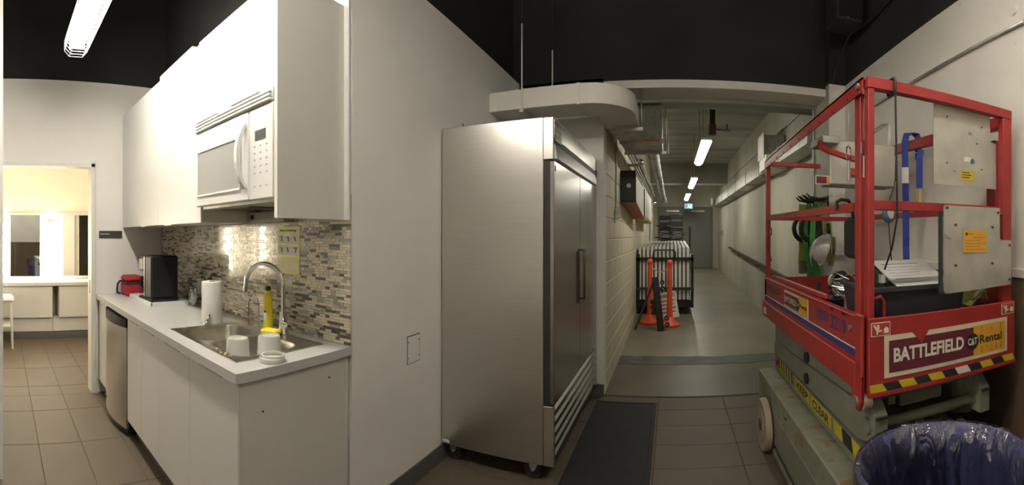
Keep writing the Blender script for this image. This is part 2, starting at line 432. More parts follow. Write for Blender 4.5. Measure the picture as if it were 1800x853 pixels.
# left wall with the doorway
DY0, DY1, DZ = -0.10, 0.845, 2.085
lw = MB().box(LX - .12, LX, -2.3, DY0, 0, WT); lw.box(LX - .12, LX, DY1, KY, 0, WT); lw.box(LX - .12, LX, DY0, DY1, DZ, WT)
struct(lw, 'wall_left', M_WALL, 'pale grey wall with an open doorway', 'wall')
d1 = struct(MB().box(LX - .14, LX + .012, DY1 - .035, DY1, 0, DZ), 'door_1', M_WHITE2, 'white frame of the open dressing room doorway', 'door frame')
part(MB().box(LX - .14, LX + .012, DY0, DY0 + .035, 0, DZ), 'jamb', M_WHITE2, d1)
part(MB().box(LX - .14, LX + .012, DY0, DY1, DZ - .03, DZ), 'head', M_WHITE2, d1)
part(MB().box(LX - .075, LX - .045, DY1 - .037, DY1 - .034, .90, 1.02), 'strike_plate', M_BLACK, d1, 'dark metal strike plate')
part(MB().box(LX + .0, LX + .03, DY1, DY1 + .02, 0, DZ + .02), 'casing', M_WHITE2, d1)
# the near partition edge at the far left of the picture
wallbox('wall_partition', M_WALL, -2.62, -2.50, -2.3, 0.0085, 0, CEIL, 'edge of a near wall at the far left')
# dressing room shell
DX = -6.33
ds = MB().box(DX - .1, DX, -2.3, 2.2, 0, 2.8)
wallbox('wall_dressing_side', M_DRESS, DX, LX - .12, 2.1, 2.2, 0, 2.8, 'cream side wall of the dressing room')
dwl = struct(ds, 'wall_dressing', M_DRESS, 'cream wall of the brightly lit dressing room', 'wall')
wallbox('ceiling_dressing', M_DRESS, DX - .1, LX - .12, -2.3, 2.2, 2.8, 2.9, 'dressing room ceiling', 'ceiling')
wallbox('baseboard_dressing', M_BASEB, DX, DX + .46, -0.6, 2.1, 0, .085, 'dark toe base under the dressing counter', 'baseboard')
# baseboards
wallbox('baseboard_grey', M_BASEB, GX, GX + .008, KY + .0, BY, 0, .105, 'dark vinyl baseboard along the grey wall', 'baseboard')
wallbox('baseboard_back', M_BASEB, GX, HX0 + .004, BY - .008, BY, 0, .105, 'dark vinyl baseboard under the short back wall', 'baseboard')
ap = thing('access_panel', 'square screwed access panel set into the grey wall', 'access panel', (GX, 2.06, .74))
part(MB().box(GX, GX + .0015, 1.955, 2.082, .70, .86), 'gap', M_INK, ap)
part(MB().box(GX, GX + .003, 1.959, 2.077, .704, .855), 'cover', M_WALL, ap)
for y in (1.968, 2.068):
    for z in (.735, .825): part(MB().cyl((GX + .002, y, z), (GX + .0045, y, z), .004, n=8), 'screw', M_DKGREY, ap)

# hall left wall: concrete blocks with recessed joints
wl = struct(MB().box(HX0 - .2, HX0 - .006, BY + .15, END + .2, 0, 3.6), 'wall_hall_left', M_MORTAR, 'painted concrete block wall on the hall left side', 'wall')
BH, BL, J = 0.2032, 0.4064, 0.010
blk = MB().box(0, .03, 0, BL - J, 0, BH - J, .003).mesh('block', M_BLOCK)
blkh = MB().box(0, .03, 0, BL / 2 - J, 0, BH - J, .003).mesh('block', M_BLOCK)
blocks = []
for r_ in range(18):
    y = BY + .152; first = r_ % 2 == 1
    while y < END + .1:
        L = BL / 2 if first else BL; first = False
        z = r_ * BH - .02
        if z + BH > 0.02 and y + L > RAMP0 - 1 and z < 3.5: blocks.append((y, z, L))
        y += L
blocks.sort(key=lambda b: (b[0] > 8.6, b[0] + .35 * abs(b[1] - 1.4)))
rest = MB()
for k, (y, z, L) in enumerate(blocks):
    if k < 300:
        o = bpy.data.objects.new('block', blk if L == BL else blkh); col.objects.link(o); o.parent = wl; o.location = (HX0 - .03, y, z)
    else: rest.box(HX0 - .03, HX0, y, y + L - J, z, z + BH - J)
if rest.v: part(rest, 'block_courses', M_BLOCK, wl, kind='stuff')

# end wall with double door
we = MB().box(HX0, HX1, END, END + .15, 0, 3.6)
struct(we, 'wall_hall_end', M_CONC, 'concrete wall at the far end of the hall', 'wall')
zf = ramp(END)
d2 = struct(MB().box(-.44, 1.40, END - .05, END, zf, zf + 2.10), 'door_2', M_DOORG, 'grey steel double door at the far end of the hall', 'door')
for x0, x1, hx in ((-.38, .475, .40), (.485, 1.34, .58)):
    leaf = part(MB().box(x0, x1, END - .075, END - .05, zf + .01, zf + 2.04), 'door_leaf', M_DOORG, d2)
    part(MB().box((x0 + x1) / 2 - .22, (x0 + x1) / 2 + .22, END - .13, END - .075, zf + 1.92, zf + 1.98), 'door_closer', M_GALV, leaf)
part(MB().box(.60, .66, END - .12, END - .075, zf + .72, zf + 1.42), 'pull_handle', M_PIPE, d2)

# backsplash mosaic
def tcol(n, c, rough): return mat('mosaic_' + n, c, rough, var=0.05, scale=30, coat=0.5)
MOS = [tcol('cream', (.62, .55, .42), .16), tcol('pale', (.50, .47, .38), .12), tcol('stone', (.36, .33, .26), .25), tcol('sage', (.27, .27, .21), .15), tcol('umber', (.10, .085, .065), .2), tcol('grey', (.15, .14, .12), .18)]
MW = [.34, .23, .15, .10, .10, .08]
bed = part(MB().box(LX, GX, KY - .004, KY, .90, 1.63), 'grout_bed', mat('mosaic_grout', (.50, .45, .36), .8), wk)
PIT = .0143; LENS = (.029, .044, .073)
mos_mesh = {}
def mos(L, k):
    if (L, k) not in mos_mesh:
        mos_mesh[L, k] = MB().box(0, L - .0018, -.005, 0, 0, PIT - .0018, .0008).mesh('mosaic_tile', MOS[k])
    return mos_mesh[L, k]
mlist = []
for r_ in range(int(.72 / PIT)):
    z = .902 + r_ * PIT; x = GX - .001
    hi = z > 1.50
    while x > LX + .03:
        L = R.choices(LENS, (.3, .35, .35))[0]; k = R.choices(range(6), MW)[0]
        if not hi or -2.21 < x < -1.45: mlist.append((x - L, z, L, k))
        x -= L
mlist.sort(key=lambda t: -t[0])
field = MB()
for n_, (x, z, L, k) in enumerate(mlist):
    if n_ < 300:
        o = bpy.data.objects.new('mosaic_tile', mos(L, k)); col.objects.link(o); o.parent = wk; o.location = (x, KY - .004, z)
    else:
        field.cur = k; field.box(x, x + L - .0018, KY - .009, KY - .003, z, z + PIT - .0018)
part(field, 'mosaic_field', MOS, wk, kind='stuff')

# brown plywood and white ledge along the right wall
ply = thing('plywood_sheet', 'brown plywood sheet covering the lower right wall behind the lift', 'plywood', (RX, 1.5, 0))
for k, (a, b) in enumerate(((-1.2, .45), (.455, 1.675), (1.68, 2.90))):
    part(MB().box(RX - .022, RX - .004, a, b, .0, 1.215), 'panel', M_BROWN, ply)
part(MB().box(RX - .03, RX - .003, -1.2, 2.90, 1.217, 1.265, .004), 'ledge', M_WHITE2, ply, 'white painted ledge strip')

# ================================================================== KITCHENETTE
CF = 0.875        # plane of the base cabinet doors
# --- base cabinets
def base_cab(x0, x1, doors, label, end_panel=False):
    t = thing('base_cabinet', label, 'cabinet', ((x0 + x1) / 2, 1.18, 0), 'white base cabinets under the worktop')
    if end_panel:     # open-topped so that the sink bowls hang inside
        cc = MB().box(x0 + .001, x1 - .02, CF + .02, KY - .03, .13, .66)
        cc.box(x0 + .001, x0 + .018, CF + .02, KY - .03, .66, .858); cc.box(x0 + .018, x1 - .02, KY - .05, KY - .03, .66, .858); cc.box(x0 + .018, x1 - .02, CF + .02, CF + .036, .70, .858)
        part(cc, 'carcass', M_CABSIDE, t)
    else: part(MB().box(x0 + .001, x1 - .001, CF + .02, KY - .03, .13, .858), 'carcass', M_CABSIDE, t)
    part(MB().box(x0 + .001, x1 - .001, CF + .07, CF + .09, 0, .13), 'plinth', M_BASEB, t)
    for a, b in doors:
        d = part(MB().box(a + .0015, b - .0015, CF, CF + .019, .13, .853, .001), 'door', M_CAB, t)
        m = (a + b) / 2; wd = min(.10, (b - a) * .3)
        part(MB().box(m - wd, m + wd, CF - .012, CF + .004, .842, .848, .001), 'edge_pull', M_CHROME if False else M_WHITEP, d)
    if end_panel:
        part(MB().box(x1 - .018, x1 + .004, CF + .004, KY - .012, 0, .858, .001), 'end_panel', M_CABSIDE, t)
        part(MB().box(x1 - .015, x1 + .001, CF + .03, KY - .02, .836, .86), 'top_rail', M_CABSIDE, t)
        for y, z in ((.99, .72), (1.36, .78)): part(MB().cyl((x1, y, z), (x1 + .006, y, z), .005, n=8), 'screw_hole', M_DKGREY, t)
        part(MB().box(x1 - .016, x1 + .006, KY - .034, KY - .022, 0, .858), 'filler_strip', M_CABSIDE, t)
    return t
base_cab(-3.79, -3.475, [(-3.79, -3.475)], 'narrow white base cabinet left of the mini fridge by the doorway')
base_cab(-2.875, -2.275, [(-2.875, -2.577), (-2.577, -2.275)], 'white two door base cabinet right beside the mini fridge')
base_cab(-2.275, -1.412, [(-2.275, -1.856), (-1.856, -1.412)], 'white sink base cabinet with two doors and end panel', True)
# --- worktop with a cut-out for the sink
SX0, SX1, SY0, SY1 = -2.222, -1.512, .928, 1.418
ct = MB()
zt0, zt1 = .86, .90
for a, b, c, d in ((LX + .002, SX0 + .02, .85, KY - .004), (SX1 - .02, -1.388, .85, KY - .004), (SX0 + .02, SX1 - .02, .85, SY0 + .02), (SX0 + .02, SX1 - .02, SY1 - .02, KY - .004)):
    ct.box(a, b, c, d, zt0, zt1)
solo(ct, 'worktop', M_COUNTER, 'pale grey laminate worktop running along the backsplash', 'worktop')
# --- sink
sk = thing('kitchen_sink', 'double bowl stainless steel sink set into the worktop', 'sink', ((SX0 + SX1) / 2, 1.17, .72))
def rrect(x0, x1, y0, y1, r, n=5):
    out = []
    for cx, cy, a in ((x1 - r, y1 - r, 0), (x0 + r, y1 - r, 90), (x0 + r, y0 + r, 180), (x1 - r, y0 + r, 270)):
        for k in range(n + 1):
            t = math.radians(a + 90 * k / n); out.append((cx + r * math.cos(t), cy + r * math.sin(t)))
    return out
b1 = (SX0 + .045, -1.885, SY0 + .045, SY1 - .10); b2 = (-1.85, SX1 - .045, SY0 + .045, SY1 - .10)
def bowl(b, depth):
    m = MB(); rings = []
    for r_, ins, z in ((.07, -.008, .9045), (.07, 0, .903), (.065, .006, .89), (.06, .014, .90 - depth + .03), (.05, .035, .90 - depth), (.03, .12, .90 - depth - .004)):
        rings.append([(x, y, z) for x, y in rrect(b[0] + ins, b[1] - ins, b[2] + ins, b[3] - ins, r_)])
    n = len(rings[0]); vs = [p for r_ in rings for p in r_]
    fs = [(i * n + k, i * n + (k + 1) % n, (i + 1) * n + (k + 1) % n, (i + 1) * n + k) for i in range(len(rings) - 1) for k in range(n)]
    fs.append(tuple(range((len(rings) - 1) * n, len(rings) * n)))
    m._add(vs, fs, True); return m
M_SINK = mat('sink_steel', (0.46, 0.44, 0.39), 0.3, 1.0, var=0.08, scale=20)
for b in (b1, b2):
    o = part(bowl(b, .17), 'bowl', M_SINK, sk)
    part(MB().lathe([(.04, .0), (.038, .004), (.02, .002), (.001, .0015)], ((b[0] + b[1]) / 2, (b[2] + b[3]) / 2, .727), 16), 'drain', M_CHROME, o)
deck = MB()
# flat flange between the outer edge and the bowls
def ring_between(outer, inner, z):
    n = len(outer); deck._add([(x, y, z) for x, y in outer] + [(x, y, z) for x, y in inner], [(k, (k + 1) % n, n + (k + 1) % n, n + k) for k in range(n)])
midx = (b1[1] + b2[0]) / 2
ring_between(rrect(SX0, midx, SY0, SY1, .02), rrect(b1[0] - .008, b1[1] + .008, b1[2] - .008, b1[3] + .008, .07), .9045)
ring_between(rrect(midx, SX1, SY0, SY1, .02), rrect(b2[0] - .008, b2[1] + .008, b2[2] - .008, b2[3] + .008, .07), .9045)
deck.box(SX0, SX1, SY0, SY0 + .004, .9005, .9045); deck.box(SX0, SX1, SY1 - .004, SY1, .9005, .9045); deck.box(SX0, SX0 + .004, SY0, SY1, .9005, .9045); deck.box(SX1 - .004, SX1, SY0, SY1, .9005, .9045)
deck.box(midx - .012, midx + .012, SY0 + .022, SY1 - .022, .898, .904)
part(deck, 'rim', M_SINK, sk)
# --- faucet
fx, fy = -1.80, 1.398
fa = thing('kitchen_faucet', 'tall gooseneck chrome faucet behind the sink', 'faucet', (fx, fy, .905))
part(MB().lathe([(.030, 0), (.030, .006), (.024, .02), (.022, .09), (.02, .12)], (fx, fy, .905), 20), 'body', M_CHROME, fa)
pth = [(fx, fy, 1.02), (fx, fy, 1.165)]
for k in range(13):
    t = math.pi * k / 12; pth.append((fx - .0 - .105 * (1 - math.cos(t)) * .93, fy - .10 * (1 - math.cos(t)) * .55, 1.165 + .112 * math.sin(t)))
pth.append((pth[-1][0] - .004, pth[-1][1] - .002, 1.135))
part(MB().tube(pth, .0125, 12), 'spout', M_CHROME, fa)
part(MB().cyl((pth[-1][0], pth[-1][1], 1.14), (pth[-1][0] - .001, pth[-1][1], 1.118), .0145, n=12), 'aerator', M_CHROME, fa)
lv = MB(); lv.cyl((fx + .015, fy - .01, .965), (fx + .055, fy - .035, .965), .017, n=14); lv.tube([(fx + .05, fy - .032, .97), (fx + .07, fy - .05, .99), (fx + .085, fy - .07, .995)], [.008, .007, .006], 8)
part(lv, 'lever', M_CHROME, fa)
# --- small things at the sink
def revolve(name, prof, loc, m, label, cat, group=None, n=24):
    return solo(MB().lathe(prof, loc, n), name, m, label, cat, group)
cb = thing('cleaner_bottle', 'yellow cream cleaner bottle with black cap behind the sink', 'bottle', (-1.920, 1.385, .905))
bprof = [(.036, 0), (.038, .01), (.035, .06), (.030, .13), (.028, .16), (.032, .185), (.030, .20), (.015, .215), (.014, .222)]
mbx = MB().lathe([(r, z) for r, z in bprof], (0, 0, 0), 20); mbx.xf(Matrix.Translation((-1.920, 1.385, .905)) @ Matrix.Diagonal((1, .7, 1, 1)))
part(mbx, 'body', M_YBOT, cb)
part(MB().cyl((-1.920, 1.385, 1.127), (-1.920, 1.385, 1.150), .0165, .013, n=14), 'cap', M_INK, cb)
part(MB().tube([(-1.920, 1.385, 1.15), (-1.918, 1.383, 1.165), (-1.912, 1.378, 1.172)], [.005, .005, .003], 8), 'nozzle', M_YBOT, cb)
lb = MB().sphere((-1.913, 1.361, .985), .022, 12, 8, (.7, .12, 1.4)); part(lb, 'label', M_WHITEP, cb, 'white and dark printed label')
part(MB().sphere((-1.913, 1.3595, 1.012), .012, 10, 6, (.8, .12, .6)), 'label_mark', M_INK, cb)
sp = thing('sponge', 'yellow dish sponge with dark scouring side by the faucet', 'sponge', (-1.79, 1.362, .905))
ms = MB().box(-.05, .05, -.03, .03, .012, .038, .008); MS = Matrix.Translation((-1.80, 1.316, .905)) @ Matrix.Rotation(.35, 4, 'Z')
part(ms.xf(MS), 'foam', M_SPONGE, sp)
part(MB().box(-.05, .05, -.03, .03, 0, .012, .003).xf(MS), 'scouring_pad', mat('scour_pad', (.03, .05, .02), .9), sp)
cbt = thing('clear_bottle', 'empty clear plastic bottle standing behind the sink', 'bottle', (-2.085, 1.40, .905))
part(MB().lathe([(.030, 0), (.032, .01), (.032, .12), (.026, .15), (.012, .17), (.012, .19)], (-2.085, 1.40, .905), 18), 'body', clear('clear_pet', (.95, .95, .93), .06, .04, ior=1.12), cbt)
part(MB().cyl((-2.085, 1.40, 1.093), (-2.085, 1.40, 1.11), .013, n=12), 'cap', M_WHITEP, cbt)
def tub(x, y, z, h, r, label):
    t = thing('food_container', label, 'container', (x, y, z), 'milky plastic food containers in the sink')
    part(MB().lathe([(r * 1.05, 0), (r * 1.05, .006), (r, .008), (r * .985, h * .33), (r * .965, h * .34), (r * .95, h * .66), (r * .93, h * .67), (r * .90, h * .94), (r * .84, h), (r * .55, h), (r * .52, h - .005), (.001, h - .005)], (x, y, z), 28), 'tub', M_CUP, t)
    part(MB().lathe([(r * .80, h + .0005), (r * .80, h + .003), (r * .72, h + .003), (r * .72, h + .0005)], (x, y, z), 28, ring=True), 'foot_ring', M_CUP, t)
    return t
tub(-1.750, 1.082, .735, .200, .061, 'upside down milky plastic tub in the sink nearer the dividing wall')
tub(-1.660, 1.205, .735, .215, .061, 'upside down milky plastic tub in the sink nearer the end panel')
lid = thing('container_lid', 'round white plastic lid lying on the worktop edge by the sink', 'lid', (-1.45, 1.067, .9))
part(MB().lathe([(.050, 0), (.054, .004), (.054, .018), (.050, .020), (.048, .012), (.001, .010)], (-1.450, 1.067, .9), 28), 'cap', M_CUP, lid)
part(MB().lathe([(.046, .020), (.050, .022), (.050, .030), (.044, .030), (.044, .020)], (-1.448, 1.071, .9), 28, ring=True), 'rim_ring', M_WHITEP, lid)
cr = MB()
for _ in range(16):
    x = R.uniform(-1.85, -1.58); y = SY0 + R.uniform(.006, .035); q = R.uniform(.003, .008); cr.box(x, x + q * 1.6, y, y + q, .9045, .9045 + q * .7)
solo(cr, 'food_crumbs', mat('crumbs', (.55, .42, .27), .8), 'scattered crumbs along the front rim of the sink', 'crumbs', kind='stuff')
# --- paper towel roll and strainer
pt = thing('paper_towel_roll', 'white paper towel roll standing on the worktop', 'paper towel', (-2.295, 1.235, .9))
part(MB().lathe([(.062, 0), (.064, .004), (.064, .245), (.062, .25), (.02, .25), (.02, .235), (.001, .235)], (-2.295, 1.235, .9), 32), 'roll', M_PAPER, pt)
part(MB().lathe([(.021, .22), (.021, .252), (.018, .252), (.018, .22)], (-2.295, 1.235, .9), 20, ring=True), 'core', mat('cardboard', (.35, .25, .15), .9), pt)
st = thing('sink_strainer', 'small metal sink strainer leaning on the paper towel roll', 'strainer', (-2.225, 1.165, .9))
MSX = Matrix.Translation((-2.225, 1.165, .939)) @ Matrix.Rotation(math.radians(-32), 4, 'Z') @ Matrix.Rotation(math.radians(62), 4, 'X')
part(MB().lathe([(.043, 0), (.043, .003), (.032, .004), (.030, -.006), (.001, -.012)], (0, 0, 0), 24).xf(MSX), 'disc', M_CHROME, st)
part(MB().lathe([(.010, .004), (.010, .012), (.001, .014)], (0, 0, -.008), 12).xf(MSX), 'knob', M_DKGREY, st)
# --- outlet, poster
ou = thing('outlet', 'white wall outlet on the backsplash above the paper towel roll', 'outlet', (-2.62, KY - .009, 1.06))
pp = pix(351, 503, Y=KY - .01)
part(MB().box(pp.x - .036, pp.x + .036, KY - .017, KY - .0092, pp.z - .058, pp.z + .058, .003), 'plate', M_WHITEP, ou)
for dz in (-.022, .022): part(MB().box(pp.x - .016, pp.x + .016, KY - .019, KY - .0165, pp.z + dz - .014, pp.z + dz + .014, .001), 'socket', M_WHITE2, ou)
pa = pix(487, 399, Y=KY - .01); pb = pix(527, 484, Y=KY - .01)
po = thing('hand_washing_poster', 'yellow hand washing poster with six picture boxes on the backsplash', 'poster', (pa.x, KY - .010, pb.z))
X0, X1, Z0, Z1 = pa.x, pb.x, pb.z + .0, pa.z; PW, PH = X1 - X0, Z1 - Z0
part(MB().box(X0, X1, KY - .0110, KY - .0095, Z0, Z1), 'sheet', mat('poster_yellow', (.50, .48, .06), .35), po)
for r_ in range(2):
    for c in range(3):
        a = X0 + PW * (.07 + c * .30); z = Z0 + PH * (.59 - r_ * .23 + .04)
        f_ = part(MB().box(a, a + PW * .26, KY - .0114, KY - .0110, z, z + PH * .205), 'picture_box', M_PAPER, po)
        part(MB().tube([(a + PW * R.uniform(.06, .1), KY - .0116, z + PH * .15), (a + PW * R.uniform(.1, .2), KY - .0116, z + PH * R.uniform(.1, .16)), (a + PW * .15, KY - .0116, z + PH * .06)], .004, 5), 'drawing', mat('poster_violet', (.22, .19, .24), .6), f_)
part(MB().box(X0 + PW * .07, X1 - PW * .07, KY - .0114, KY - .0110, Z0 + PH * .08, Z0 + PH * .28), 'lower_box', mat('poster_pale', (.60, .58, .36), .5), po)
text('Hand Washing', 'title', M_INK, po, (X0 + PW * .14, KY - .0112, Z0 + PH * .88), (1, 0, 0), (0, 0, 1), PW * .72, PH * .065, bold=.02)
text('WASH YOUR HANDS', 'subtitle', M_INK, po, (X0 + PW * .2, KY - .0112, Z0 + PH * .315), (1, 0, 0), (0, 0, 1), PW * .6, PH * .02)
# --- coffee maker on a tray, red bag
tr = thing('serving_tray', 'flat white tray under the coffee maker', 'tray', (-3.2, 1.27, .9))
tm = MB().box(-.27, .27, -.16, .16, 0, .008); 
for a in ((-.27, .27, -.16, -.148, .006, .032), (-.27, .27, .148, .16, .006, .032), (-.27, -.258, -.16, .16, .006, .032), (.258, .27, -.16, .16, .006, .032)): tm.box(*a, .002)
MT = Matrix.Translation((-3.24, 1.245, .9)) @ Matrix.Rotation(math.radians(0), 4, 'Z')
part(tm.xf(MT), 'tray_body', mat('tray_white', (.60, .61, .62), .4), tr)
cm = thing('coffee_maker', 'black drip coffee maker with chrome trim on a white tray', 'coffee maker', (-3.15, 1.26, .91))
MC = Matrix.Translation((-3.27, 1.245, .9095)) @ Matrix.Rotation(math.radians(5), 4, 'Z')
part(MB().box(-.10, .15, -.12, .12, 0, .025, .006).xf(MC), 'base', M_BLACK, cm)
part(MB().box(.03, .15, -.12, .12, .025, .36, .012).xf(MC), 'water_tank', M_BLACK, cm)
part(MB().box(-.10, .03, -.115, .115, .235, .36, .012).xf(MC), 'brew_head', M_BLACK, cm)
part(MB().box(-.101, -.02, -.118, -.1, .24, .335, .004).xf(MC), 'chrome_band', M_CHROME, cm, 'bright chrome trim band')
part(MB().box(.018, .030, -.1245, -.110, .03, .355, .003).xf(MC), 'trim_strip', M_CHROME, cm)
part(MB().lathe([(.058, 0), (.068, .02), (.070, .10), (.060, .14), (.045, .165), (.047, .19)], (0, 0, 0), 22).xf(MC @ Matrix.Translation((-.035, -.02, .027))), 'carafe', mat('carafe_glass', (.02, .015, .012), .06, spec=.8), cm)
part(MB().tube([(-.10, -.05, .18), (-.13, -.08, .17), (-.135, -.085, .10), (-.10, -.06, .06)], .009, 8).xf(MC), 'carafe_handle', M_BLACK, cm)
bgx, bgy = -3.635, 1.15
rb = thing('lunch_bag', 'red insulated lunch bag with black straps beside the coffee maker', 'bag', (bgx, bgy, .9))
part(MB().box(bgx - .11, bgx + .12, bgy - .08, bgy + .08, .90, 1.02, .022), 'body', M_REDBAG, rb)
part(MB().box(bgx - .112, bgx + .122, bgy - .083, bgy + .083, 1.022, 1.075, .024), 'lid', M_REDBAG, rb)
part(MB().box(bgx - .114, bgx + .124, bgy - .085, bgy + .085, 1.012, 1.026, .003), 'zip_band', M_RUBBER, rb)
part(MB().tube([(bgx - .10, bgy - .085, 1.02), (bgx - .125, bgy - .10, .99), (bgx - .13, bgy - .105, .94), (bgx - .10, bgy - .11, .918), (bgx - .05, bgy - .10, .912)], .009, 8), 'strap', M_RUBBER, rb)
pg = solo(MB().sphere((-2.90, 1.40, .965), .065, 14, 10, (.7, .5, 1.05)), 'plastic_bag', clear('bag_film', (.85, .83, .76), .15, .30, .6), 'crumpled clear plastic bag beside the coffee maker', 'plastic bag')
for v in pg.data.vertices: v.co += Vector((R.uniform(-.012, .012), R.uniform(-.008, .008), R.uniform(-.008, .012)))
# --- mini fridge
mf = thing('mini_fridge', 'stainless steel mini fridge standing between white base cabinets', 'mini fridge', (-3.17, 1.15, 0))
a, b = -3.465, -2.888
part(MB().box(a, b, CF + .01, KY - .06, .035, .845, .006), 'cabinet', M_BLACK, mf)
dm = MB(); n = 14; prof = []
for k in range(n + 1):
    u = k / n; prof.append((a + (b - a) * u, CF - .005 - .05 * (1 - (2 * u - 1) ** 2)))
dm.prism(prof + [(b, CF + .012), (a, CF + .012)], 'z', .06, .775); dm.sm = [True if len(f) == 4 else False for f in dm.f]
part(dm, 'door', M_STEEL, mf)
dt = MB().prism([(x, y - .004) for x, y in prof] + [(b, CF + .012), (a, CF + .012)], 'z', .778, .835)
part(dt, 'top_trim', M_BLACK, mf)
part(MB().prism([(x, y + .008) for x, y in prof] + [(b, CF + .012), (a, CF + .012)], 'z', .03, .058), 'kick_strip', M_BLACK, mf)
part(MB().box(-3.35, -3.27, CF - .050, CF - .040, .145, .16), 'badge', M_DKGREY, mf)
for x in (a + .05, b - .05):
    for y in (CF + .05, KY - .12): part(MB().cyl((x, y, 0), (x, y, .036), .015, n=10), 'foot', M_BLACK, mf)

# --- wall cabinets
UY = 1.108; UT, UB = 2.54, 1.505
def wall_cab(x0, x1, doors, zb, label, side=False, yf=UY):
    t = thing('wall_cabinet', label, 'cabinet', ((x0 + x1) / 2, 1.3, zb), 'white wall cabinets above the worktop')
    part(MB().box(x0 + .001, x1 - .001, yf + .02, KY - .010, zb + .002, UT - .003), 'carcass', M_CABSIDE, t)
    for a, b in doors:
        d = part(MB().box(a + .0015, b - .0015, yf, yf + .019, zb, UT, .001), 'door', M_CAB, t)
    return t
t1 = wall_cab(-3.795, -2.894, [(-3.795, -3.556), (-3.556, -2.894)], UB, 'white wall cabinet next to the doorway wall')
for x in (-3.2, ): part(MB().box(x - .05, x + .05, UY - .006, UY + .01, UB - .006, UB + .0, .001), 'finger_pull', M_WHITEP, t1)
t2 = wall_cab(-2.894, -2.195, [(-2.894, -2.195)], UB, 'white wall cabinet left of the microwave')
part(MB().box(-2.75, -2.63, UY - .006, UY + .01, UB - .006, UB, .001), 'finger_pull', M_WHITEP, t2)
t3 = wall_cab(-2.195, -1.45, [(-2.195, -1.825), (-1.825, -1.45)], 2.075, 'white two door wall cabinet above the microwave', yf=UY - .012)
for x0, x1 in ((-2.17, -1.93), (-1.79, -1.55)): part(MB().box(x0, x1, UY - .045, UY - .011, 2.062, 2.074, .002), 'edge_pull', M_CABSIDE, t3)
sp_ = solo(MB().box(-1.45, -1.428, UY - .03, KY - .009, UB, UT, .001), 'cabinet_side_panel', M_CABSIDE, 'tall white side panel at the right end of the wall cabinets', 'panel')
solo(MB().box(-1.428, GX - .002, KY - .02, KY - .0095, UB - .0, UT + .3), 'filler_panel', M_CAB, 'thin white filler strip between wall cabinet and wall corner', 'panel')
bx = thing('shelf_panel', 'white boxed panel lying on top of the wall cabinets', 'panel', (-2.7, 1.25, UT))
q0 = pix(284, 135, Y=1.2); q1 = pix(327, 95, Y=1.2)
part(MB().box(-3.06, -2.48, 1.19, 1.40, UT, UT + .115, .002), 'board', M_WHITE2, bx)
part(MB().cyl((-2.98, 1.188, UT + .06), (-2.98, 1.192, UT + .06), .01, n=8), 'knob', M_DKGREY, bx)

# --- microwave
MX0, MX1, MZ0, MZ1, MY = -2.188, -1.455, 1.592, 2.005, 1.085
mw = thing('microwave', 'white over range microwave with curved handle under the wall cabinet', 'microwave', ((MX0 + MX1) / 2, 1.28, MZ0))
part(MB().box(MX0, MX1, MY + .02, KY - .011, MZ0 + .01, MZ1 + .055, .004), 'case', M_WHITEP, mw)
dx1 = MX0 + (MX1 - MX0) * .745
dr = part(MB().box(MX0, dx1, MY - .012, MY + .02, MZ0, MZ1, .006), 'door', M_WHITEP, mw)
wfr = MB()
fx0, fx1, fz0, fz1 = MX0 + .035, dx1 - .075, MZ0 + .065, MZ1 - .115
for a_, b_, c_, d_ in ((fx0 - .012, fx1 + .012, fz1, fz1 + .012), (fx0 - .012, fx1 + .012, fz0 - .012, fz0), (fx0 - .012, fx0, fz0, fz1), (fx1, fx1 + .012, fz0, fz1)): wfr.box(a_, b_, MY - .019, MY - .012, c_, d_, .002)
part(wfr, 'window_frame', M_WHITEP, dr)
part(MB().box(fx0, fx1, MY - .0145, MY - .0120, fz0, fz1), 'window', M_GLASSD, dr, 'grey window with pale dot screen')
hp = []
for k in range(11):
    u = k / 10; hp.append((dx1 - .028, MY - .014 - .045 * math.sin(math.pi * u) ** .7, MZ0 + .06 + (MZ1 - MZ0 - .12) * u))
part(MB().ribbon(hp, (1, 0, 0), .026, .016), 'handle', M_WHITEP, dr)
pn = part(MB().box(dx1 + .002, MX1, MY - .010, MY + .02, MZ0, MZ1, .005), 'control_panel', M_WHITEP, mw)
pw = MX1 - dx1
part(MB().box(dx1 + pw * .28, dx1 + pw * .72, MY - .0115, MY - .0098, MZ1 - .150, MZ1 - .105), 'display', mat('lcd', (.10, .10, .095), .2), pn)
for r_ in range(7):
    for c in range(3):
        if r_ == 5: continue
        x = dx1 + pw * (.25 + .25 * c); z = MZ1 - .175 - .03 * r_
        part(MB().box(x - .006, x + .006, MY - .0112, MY - .0098, z - .004, z + .004), 'button', mat('button_grey', (.42, .41, .40), .5), pn)
gr = part(MB().box(MX0, MX1, MY - .008, MY + .02, MZ1 + .002, MZ1 + .058, .002), 'vent_grille', mat('grille_grey', (.45, .44, .42), .5), mw)
for k in range(3): part(MB().box(MX0, MX1 - .012, MY - .022, MY - .006, MZ1 + .006 + k * .017, MZ1 + .017 + k * .017, .002), 'louver', M_WHITEP, gr)
part(MB().box(MX0 + .01, MX1 - .01, MY + .03, KY - .03, MZ0 - .012, MZ0 + .01), 'underside', M_GALV, mw, 'dark metal underside with grease filter')
part(MB().box(MX0 + .10, MX0 + .38, MY + .10, MY + .30, MZ0 - .016, MZ0 - .011), 'filter', M_DKGREY, mw)
for x in (MX0 + .20, MX0 + .30):
    part(MB().box(x, x + .09, 1.36, 1.44, MZ0 - .016, MZ0 - .0125), 'task_lamp', M_WHITE2, mw, 'unlit task lamp lens')
rl = thing('under_cabinet_radio', 'beige flat unit mounted on the backsplash under the microwave', 'wall unit', (-1.95, KY - .06, 1.5))
